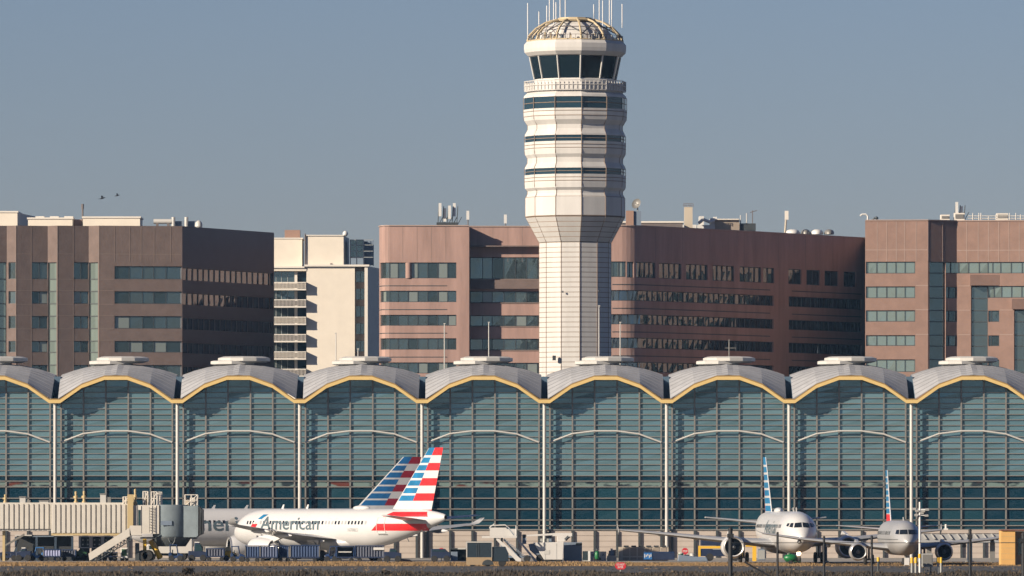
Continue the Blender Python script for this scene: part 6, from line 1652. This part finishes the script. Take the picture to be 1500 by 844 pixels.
for k, (p0, p1, py, m, lab) in enumerate(((993.5, 1001.5, 810, 'sign_white', 'white lidded drum left of the dark red octagonal sign'), (1002, 1010, 813, 'box_grey', 'grey drum directly below the dark red octagonal sign'), (1010.5, 1018, 811, 'steel_white', 'pale drum right of the dark red octagonal sign'))):
    Y = 839+k*.5; X, L = place(p0, p1, Y); H = kz(py, Y); r = thing('drum', lab, 'drum', (X, Y, .004))
    b = MB(); b.lathe([(L*.46, 0), (L*.48, .05), (L*.46, H*.33), (L*.48, H*.35), (L*.46, H*.37), (L*.46, H*.66), (L*.48, H*.68), (L*.46, H*.70), (L*.46, H-.08)], (0, 0, 0), 'z', m if k else 'dark_green', 16); b.build('body', r)
    b = MB(); b.lathe([(L*.49, H-.079), (L*.49, H), (L*.4, H+.03)], (0, 0, 0), 'z', m, 16); b.build('lid', r)
b = MB(); b.prism([(-1.6, 0), (1.6, 0), (1.4, .45), (.2, .5), (-1.5, .7)], -.4, .4, 'slate_box'); o = b.build('covered_load', loc=(kx(1015, 834), 834, .004), bevel=.08); tag(o, 'low slate tarpaulin-covered load in front of the drums', 'covered load')
# yellow-framed dark container under the wing
x, L = place(1022.5, 1090, 842); r = thing('fuel_trailer', 'black trailer in a yellow frame behind the left engine', 'trailer', (x, 842, .004)); h = L/2
b = MB(); b.box(-h+.25, h, -1.0, 1.0, .5, kz(804, 842), 'gse_navy'); b.box(-h+.25, h, -.9, .9, kz(799.6, 842), kz(791, 842), 'gse_navy'); b.build('tank', r, bevel=.04)
b = MB(); b.box(-h, -h+.24, -1.05, -.8, .3, kz(799.5, 842), 'safety_yellow'); b.box(-h+.243, h, -1.05, -.85, kz(803.5, 842), kz(800, 842), 'safety_yellow'); b.box(h-.2, h, -1.05, -.85, .3, kz(803.6, 842), 'safety_yellow'); b.build('frame', r)
b = MB(); b.box(-.9, .3, -1.03, -1.003, 1.2, 1.5, 'box_grey'); b.build('plate', r)
for X in (-h*.5, h*.6):
    for yy in (-.9, .9): wheel(r, X, yy, .42)
x, L = place(1101, 1109, 838); r = thing('stanchion', 'yellow post frame right of the left engine', 'stanchion', (x, 838, .004))
b = MB(); b.box(-.2, .2, -.2, .2, 0, kz(801, 838), 'safety_yellow'); b.build('post', r)
b = MB(); b.box(-.9, .2, -.15, .15, kz(801, 838)+.003, kz(798.5, 838), 'safety_yellow'); b.build('crossbar', r)
x, L = place(1110, 1121, 840); r = thing('utility_cabinet', 'grey utility cabinet right of the yellow post frame', 'cabinet', (x, 840, .004))
b = MB(); b.box(-L/2, L/2, -.4, .4, .1, kz(804, 840), 'slate_box'); b.build('casing', r, bevel=.03)
b = MB(); b.box(-L/2+.06, L/2-.06, -.43, -.403, .2, kz(806, 840), 'box_grey'); b.build('door', r)
r = thing('green_tank', 'small green tank trailer beside the lit nose wheel', 'tank', (kx(1158, 786), 786, .004))
b = MB(); b.ball((0, 0, .62), .68, .42, .40, 'green_paint', 18, 12); b.build('tank', r)
b = MB(); b.lathe([(.12, 0), (.12, .12), (.05, .14)], (-.1, 0, 1.0), 'z', 'dark_green', 10); b.build('cap', r)
b = MB(); b.box(-.5, .6, -.3, .3, .24, .3, 'dark_green'); b.tube((.6, 0, .27), (1.0, 0, .27), .03, 'dark_green', 6); b.build('frame', r)
for yy in (-.38, .38): wheel(r, 0, yy, .2, .1)
r = thing('wheel_chock_board', 'small white board by the right jet nose wheel', 'board', (kx(1328, 760), 760, .004))
b = MB(); b.box(-.22, .25, -.05, .05, .1, .78, 'sign_white'); b.build('board', r)
b = MB(); b.box(-.25, -.2, -.2, .2, 0, .1, 'box_grey'); b.box(.2, .25, -.2, .2, 0, .1, 'box_grey'); b.build('foot', r)

# ---- second boarding bridge behind the regional jet, slanted ribs
QY = 820.0; qx = lambda px: kx(px, QY); qz = lambda py: kz(py, QY)
r = thing('jet_bridge', 'grey boarding bridge with slanted light ribs behind the regional jet', 'jet bridge', (qx(1410), QY+1.5, .004)); oq = tuple(r.location)
b = MB(oq); b.box(qx(1338), qx(1466), QY, QY+3, qz(795.5), qz(781.5), 'plane_grey'); b.build('tunnel', r)
b = MB(oq); b.box(qx(1338), qx(1466), QY-.1, QY+3.1, qz(781.4), qz(776.5), 'base_panel'); b.build('roof_edge', r)
for k in range(9):
    b = MB(oq); a = 1350+k*12.6
    b.hexa([(qx(a+5), QY-.2, qz(789.5)), (qx(a+8), QY-.2, qz(789.5)), (qx(a+8), QY-.003, qz(789.5)), (qx(a+5), QY-.003, qz(789.5)), (qx(a), QY-.2, qz(782)), (qx(a+2.5), QY-.2, qz(782)), (qx(a+2.5), QY-.003, qz(782)), (qx(a), QY-.003, qz(782))], 'steel_white'); b.build('brace', r)
for px in (1362, 1455):
    b = MB(oq); b.box(qx(px)-.25, qx(px)+.25, QY+1.2, QY+1.8, 0, qz(795.6), 'steel_grey'); b.build('support_leg', r)
b = MB(oq); b.tube((qx(1386), QY+.5, qz(776.5)), (qx(1386), QY+.5, qz(768)), .12, 'sign_white', 6); b.box(qx(1383), qx(1389), QY+.3, QY+.8, qz(776.4), qz(774), 'sign_white'); b.build('roof_beacon', r)
for px, lab in ((1420.5, 'dark blue square pier left of the ochre hut under the wing'), (1208, 'dark blue square pier between the two airliner engines')):
    r = thing('pier', lab, 'pier', (kx(px, 815), 815, .004)); b = MB(); b.box(-.25, .25, -.25, .25, 0, 2.55 if px > 1300 else 2.4, 'post_blue'); b.build('shaft', r); b = MB(); b.box(-.4, .4, -.4, .4, 0.0, .18, 'box_grey'); b.build('footing', r)
# ---- ochre hut at the right edge
HY = 773.0; hx = lambda px: kx(px, HY); hz_ = lambda py: kz(py, HY)
r = thing('guard_hut', 'ochre hut with dark roof edge at the right picture edge', 'hut', (hx(1480), HY, .004)); oh = tuple(r.location)
b = MB(oh); b.box(hx(1466.5), hx(1487), HY, HY+3.4, 0, hz_(777.5), 'hut_ochre'); b.build('wall', r)
b = MB(oh); b.box(hx(1487)+.003, hx(1512), HY+.8, HY+3.2, 0, hz_(778.5), 'tan_panel'); b.build('annex', r)
b = MB(oh); b.box(hx(1466), hx(1513), HY-.15, HY+3.5, hz_(777.4), hz_(775.8), 'rust'); b.build('roof', r)
b = MB(oh); b.box(hx(1492), hx(1497), HY+.72, HY+.797, 1.0, hz_(788), 'building_glass'); b.box(hx(1498), hx(1507), HY+.72, HY+.797, .2, hz_(785), 'truck_glass'); b.build('window', r)
b = MB(oh)
for k in range(1, 6): b.box(hx(1466.5)-.004, hx(1487)+.002, HY-.012, HY-.002, hz_(777.5)*k/6-.015, hz_(777.5)*k/6+.015, 'bridge_yellow')
b.build('course_line', r)

# ---- foreground fence, sign, weather mast, bollards
FY = 511.0; fx = lambda px: kx(px, FY); fz = lambda py: kz(py, FY)
posts = ((1070, 776, .14, 'thickest dark fence post, crossing the left engine'), (1139, 781, .075, 'slim dark fence post with a leaning brace left of the nose'), (1207, 787, .075, 'slim dark fence post right of the airliner nose'), (1277, 786, .075, 'slim dark fence post left of the regional jet nose'), (1421, 777, .10, 'dark fence post with a wide head before the right wing'), (1499, 783, .13, 'dark fence post at the right picture edge'))
for k, (px, py, wd, lab) in enumerate(posts):
    r = thing('fence_post', lab, 'fence post', (fx(px), FY, 0), 0, 'fence posts in the foreground')
    b = MB(); b.tube((0, 0, 0), (0, 0, fz(py)), wd, 'fence_dark', 8); b.ball((0, 0, fz(py)), wd*1.1, wd*1.1, wd*1.1, 'fence_dark', 8, 6); b.build('pole', r)
    if k == 1:
        b = MB(); b.tube((-2.1, .1, 1.9), (.9, .1, .2), .06, 'fence_dark', 6); b.build('brace', r)
    if k in (0, 4, 5):
        b = MB(); b.box(-wd*1.5, wd*1.5, -wd*1.2, wd*1.2, fz(py+12), fz(py+6), 'fence_dark'); b.build('bracket', r)
b = MB()
for z_ in (fz(795.2),): b.tube((fx(1070), FY-.1, z_), (fx(1520), FY-.1, z_), .022, 'fence_dark', 5)
tag(b.build('fence_wire'), 'thin dark wire strung along the foreground fence posts', 'fence wire')
WY = 690.0
r = thing('red_sign', 'red board sign with white letters on a thin post, foreground', 'sign', (kx(909, WY), WY, .004)); 
zt, zb = kz(824, WY), kz(834.3, WY); hw = (kx(917, WY)-kx(901, WY))/2
b = MB(); c_ = .18
b.prism([(-hw+c_, zb), (hw-c_, zb), (hw, zb+c_), (hw, zt-c_), (hw-c_, zt), (-hw+c_, zt), (-hw, zt-c_), (-hw, zb+c_)], -.03, .03, 'sign_red'); pn = b.build('sign_plate', r)
text_part('DO NOT', 'lettering', pn, lambda u, v: (-hw*.72+u, -.035, zb+(zt-zb)*.56+v), hw*1.44, .17, 'sign_white', nz=2, bold=.02)
text_part('ENTER', 'lettering', pn, lambda u, v: (-hw*.5+u, -.035, zb+(zt-zb)*.18+v), hw*1.0, .17, 'sign_white', nz=2, bold=.02)
b = MB(); b.tube((0, .08, 0), (0, .08, zb+.1), .06, 'box_grey', 8); b.build('post', r)
MY = 664.0; mx_ = lambda px: kx(px, MY); mz = lambda py: kz(py, MY)
r = thing('weather_mast', 'slim white mast with crossarm floodlights and an orange band', 'mast', (mx_(1347.3), MY, .004)); X0 = mx_(1347.3)
b = MB(); b.tube((0, 0, 0), (0, 0, mz(760)), .09, 'antenna_white', 8); b.tube((0, 0, mz(760)), (0, 0, mz(735.5)), .075, 'antenna_white', 8); b.build('pole', r)
b = MB(); b.tube((0, 0, mz(817.5)), (0, 0, mz(811.5)), .13, 'safety_yellow', 10); b.build('orange_band', r)
for k, (a, c, py) in enumerate(((1337, 1360, 746.5), (1340, 1360, 754.5))):
    b = MB(); b.tube((mx_(a)-X0, .05, mz(py)), (mx_(c)-X0, -.05, mz(py+(0 if k == 0 else .8))), .05, 'antenna_white', 6); b.build('crossarm', r)
for k, (px, py) in enumerate(((1339, 746), (1343, 748.5), (1352, 749), (1358, 746.8), (1342, 755), (1350, 752), (1357, 755.5))):
    b = MB(); X = mx_(px)-X0; b.hexa([(X-.16, -.15, mz(py)-.08), (X+.16, -.15, mz(py)-.08), (X+.12, .1, mz(py)-.08), (X-.12, .1, mz(py)-.08), (X-.16, -.2, mz(py)+.05), (X+.16, -.2, mz(py)+.05), (X+.12, .1, mz(py)+.11), (X-.12, .1, mz(py)+.11)], 'steel_white'); b.build('floodlight', r)
r = thing('electrical_box', 'grey electrical box on legs beside the white mast', 'electrical box', (mx_(1360), MY+2, .004))
zt, zb = kz(811, MY+2), kz(830.5, MY+2)
b = MB(); b.box(-.46, .46, -.2, .2, zb, zt, 'box_grey'); b.build('casing', r, bevel=.03)
b = MB(); b.box(-.38, .38, -.225, -.203, zb+.1, zt-.1, 'steel_grey'); b.build('door', r)
for X in (-.3, .3): b = MB(); b.box(X-.05, X+.05, -.05, .05, 0, zb-.003, 'mullion_dark'); b.build('leg', r)
for k, (px, lab) in enumerate(((1335.8, 'leftmost yellow-topped bollard by the electrical box'), (1341.5, 'yellow-topped bollard second from left, beside the white mast'), (1374, 'yellow-topped bollard just right of the electrical box'), (1378.5, 'rightmost yellow-topped bollard right of the electrical box'))):
    r = thing('bollard', lab, 'bollard', (kx(px, MY+1), MY+1, .004), 0, 'yellow bollards round the electrical box')
    b = MB(); b.tube((0, 0, 0), (0, 0, kz(825, MY+1)), .10, 'box_grey', 10); b.build('post', r)
    b = MB(); b.tube((0, 0, kz(825, MY+1)), (0, 0, kz(817.5, MY+1)), .125, 'safety_yellow', 12); b.ball((0, 0, kz(817.5, MY+1)), .125, .125, .06, 'safety_yellow', 12, 6); b.build('cap', r)
r = thing('bollard', 'lone short yellow bollard below the left engine of the regional jet', 'bollard', (kx(1286.5, MY+3), MY+3, .004)); b = MB(); b.tube((0, 0, 0), (0, 0, 1.0), .09, 'mullion_dark', 10); b.build('post', r); b = MB(); b.tube((0, 0, 1.0), (0, 0, 1.35), .12, 'safety_yellow', 12); b.build('cap', r)
# dry bushes at the near edge
def bush(px, Y, rad, lab):
    r = thing('bush', lab, 'bush', (kx(px, Y), Y, 0)); b = MB()
    for k in range(70):
        t = random.uniform(0, 2*math.pi); q = random.uniform(.2, 1)*rad; b.tube((random.uniform(-.05, .05), random.uniform(-.05, .05), 0), (q*math.cos(t), q*math.sin(t), rad*random.uniform(.5, 1.3)), .014, 'blade_brown', 3, .006)
    b.build('twig', r); b = MB()
    for k in range(260):
        t = random.uniform(0, 2*math.pi); q = random.uniform(.1, 1)*rad; p = Vector((q*math.cos(t), q*math.sin(t), rad*random.uniform(.2, 1.2))); u = Vector((random.gauss(0, 1), random.gauss(0, 1), random.gauss(0, 1))).normalized()*.06; v = u.orthogonal()*.5
        b.quad(p-u-v, p+u-v, p+u+v, p-u+v, random.choice(['blade_brown', 'blade_dark']))
    b.build('foliage', r)
bush(276, 640, .55, 'dry brown bush at the near edge below the bridge cab')
bush(203, 640, .3, 'small reddish dry bush at the near edge, far left')
bush(565, 645, .32, 'low dry bush at the near edge below the cart train end')
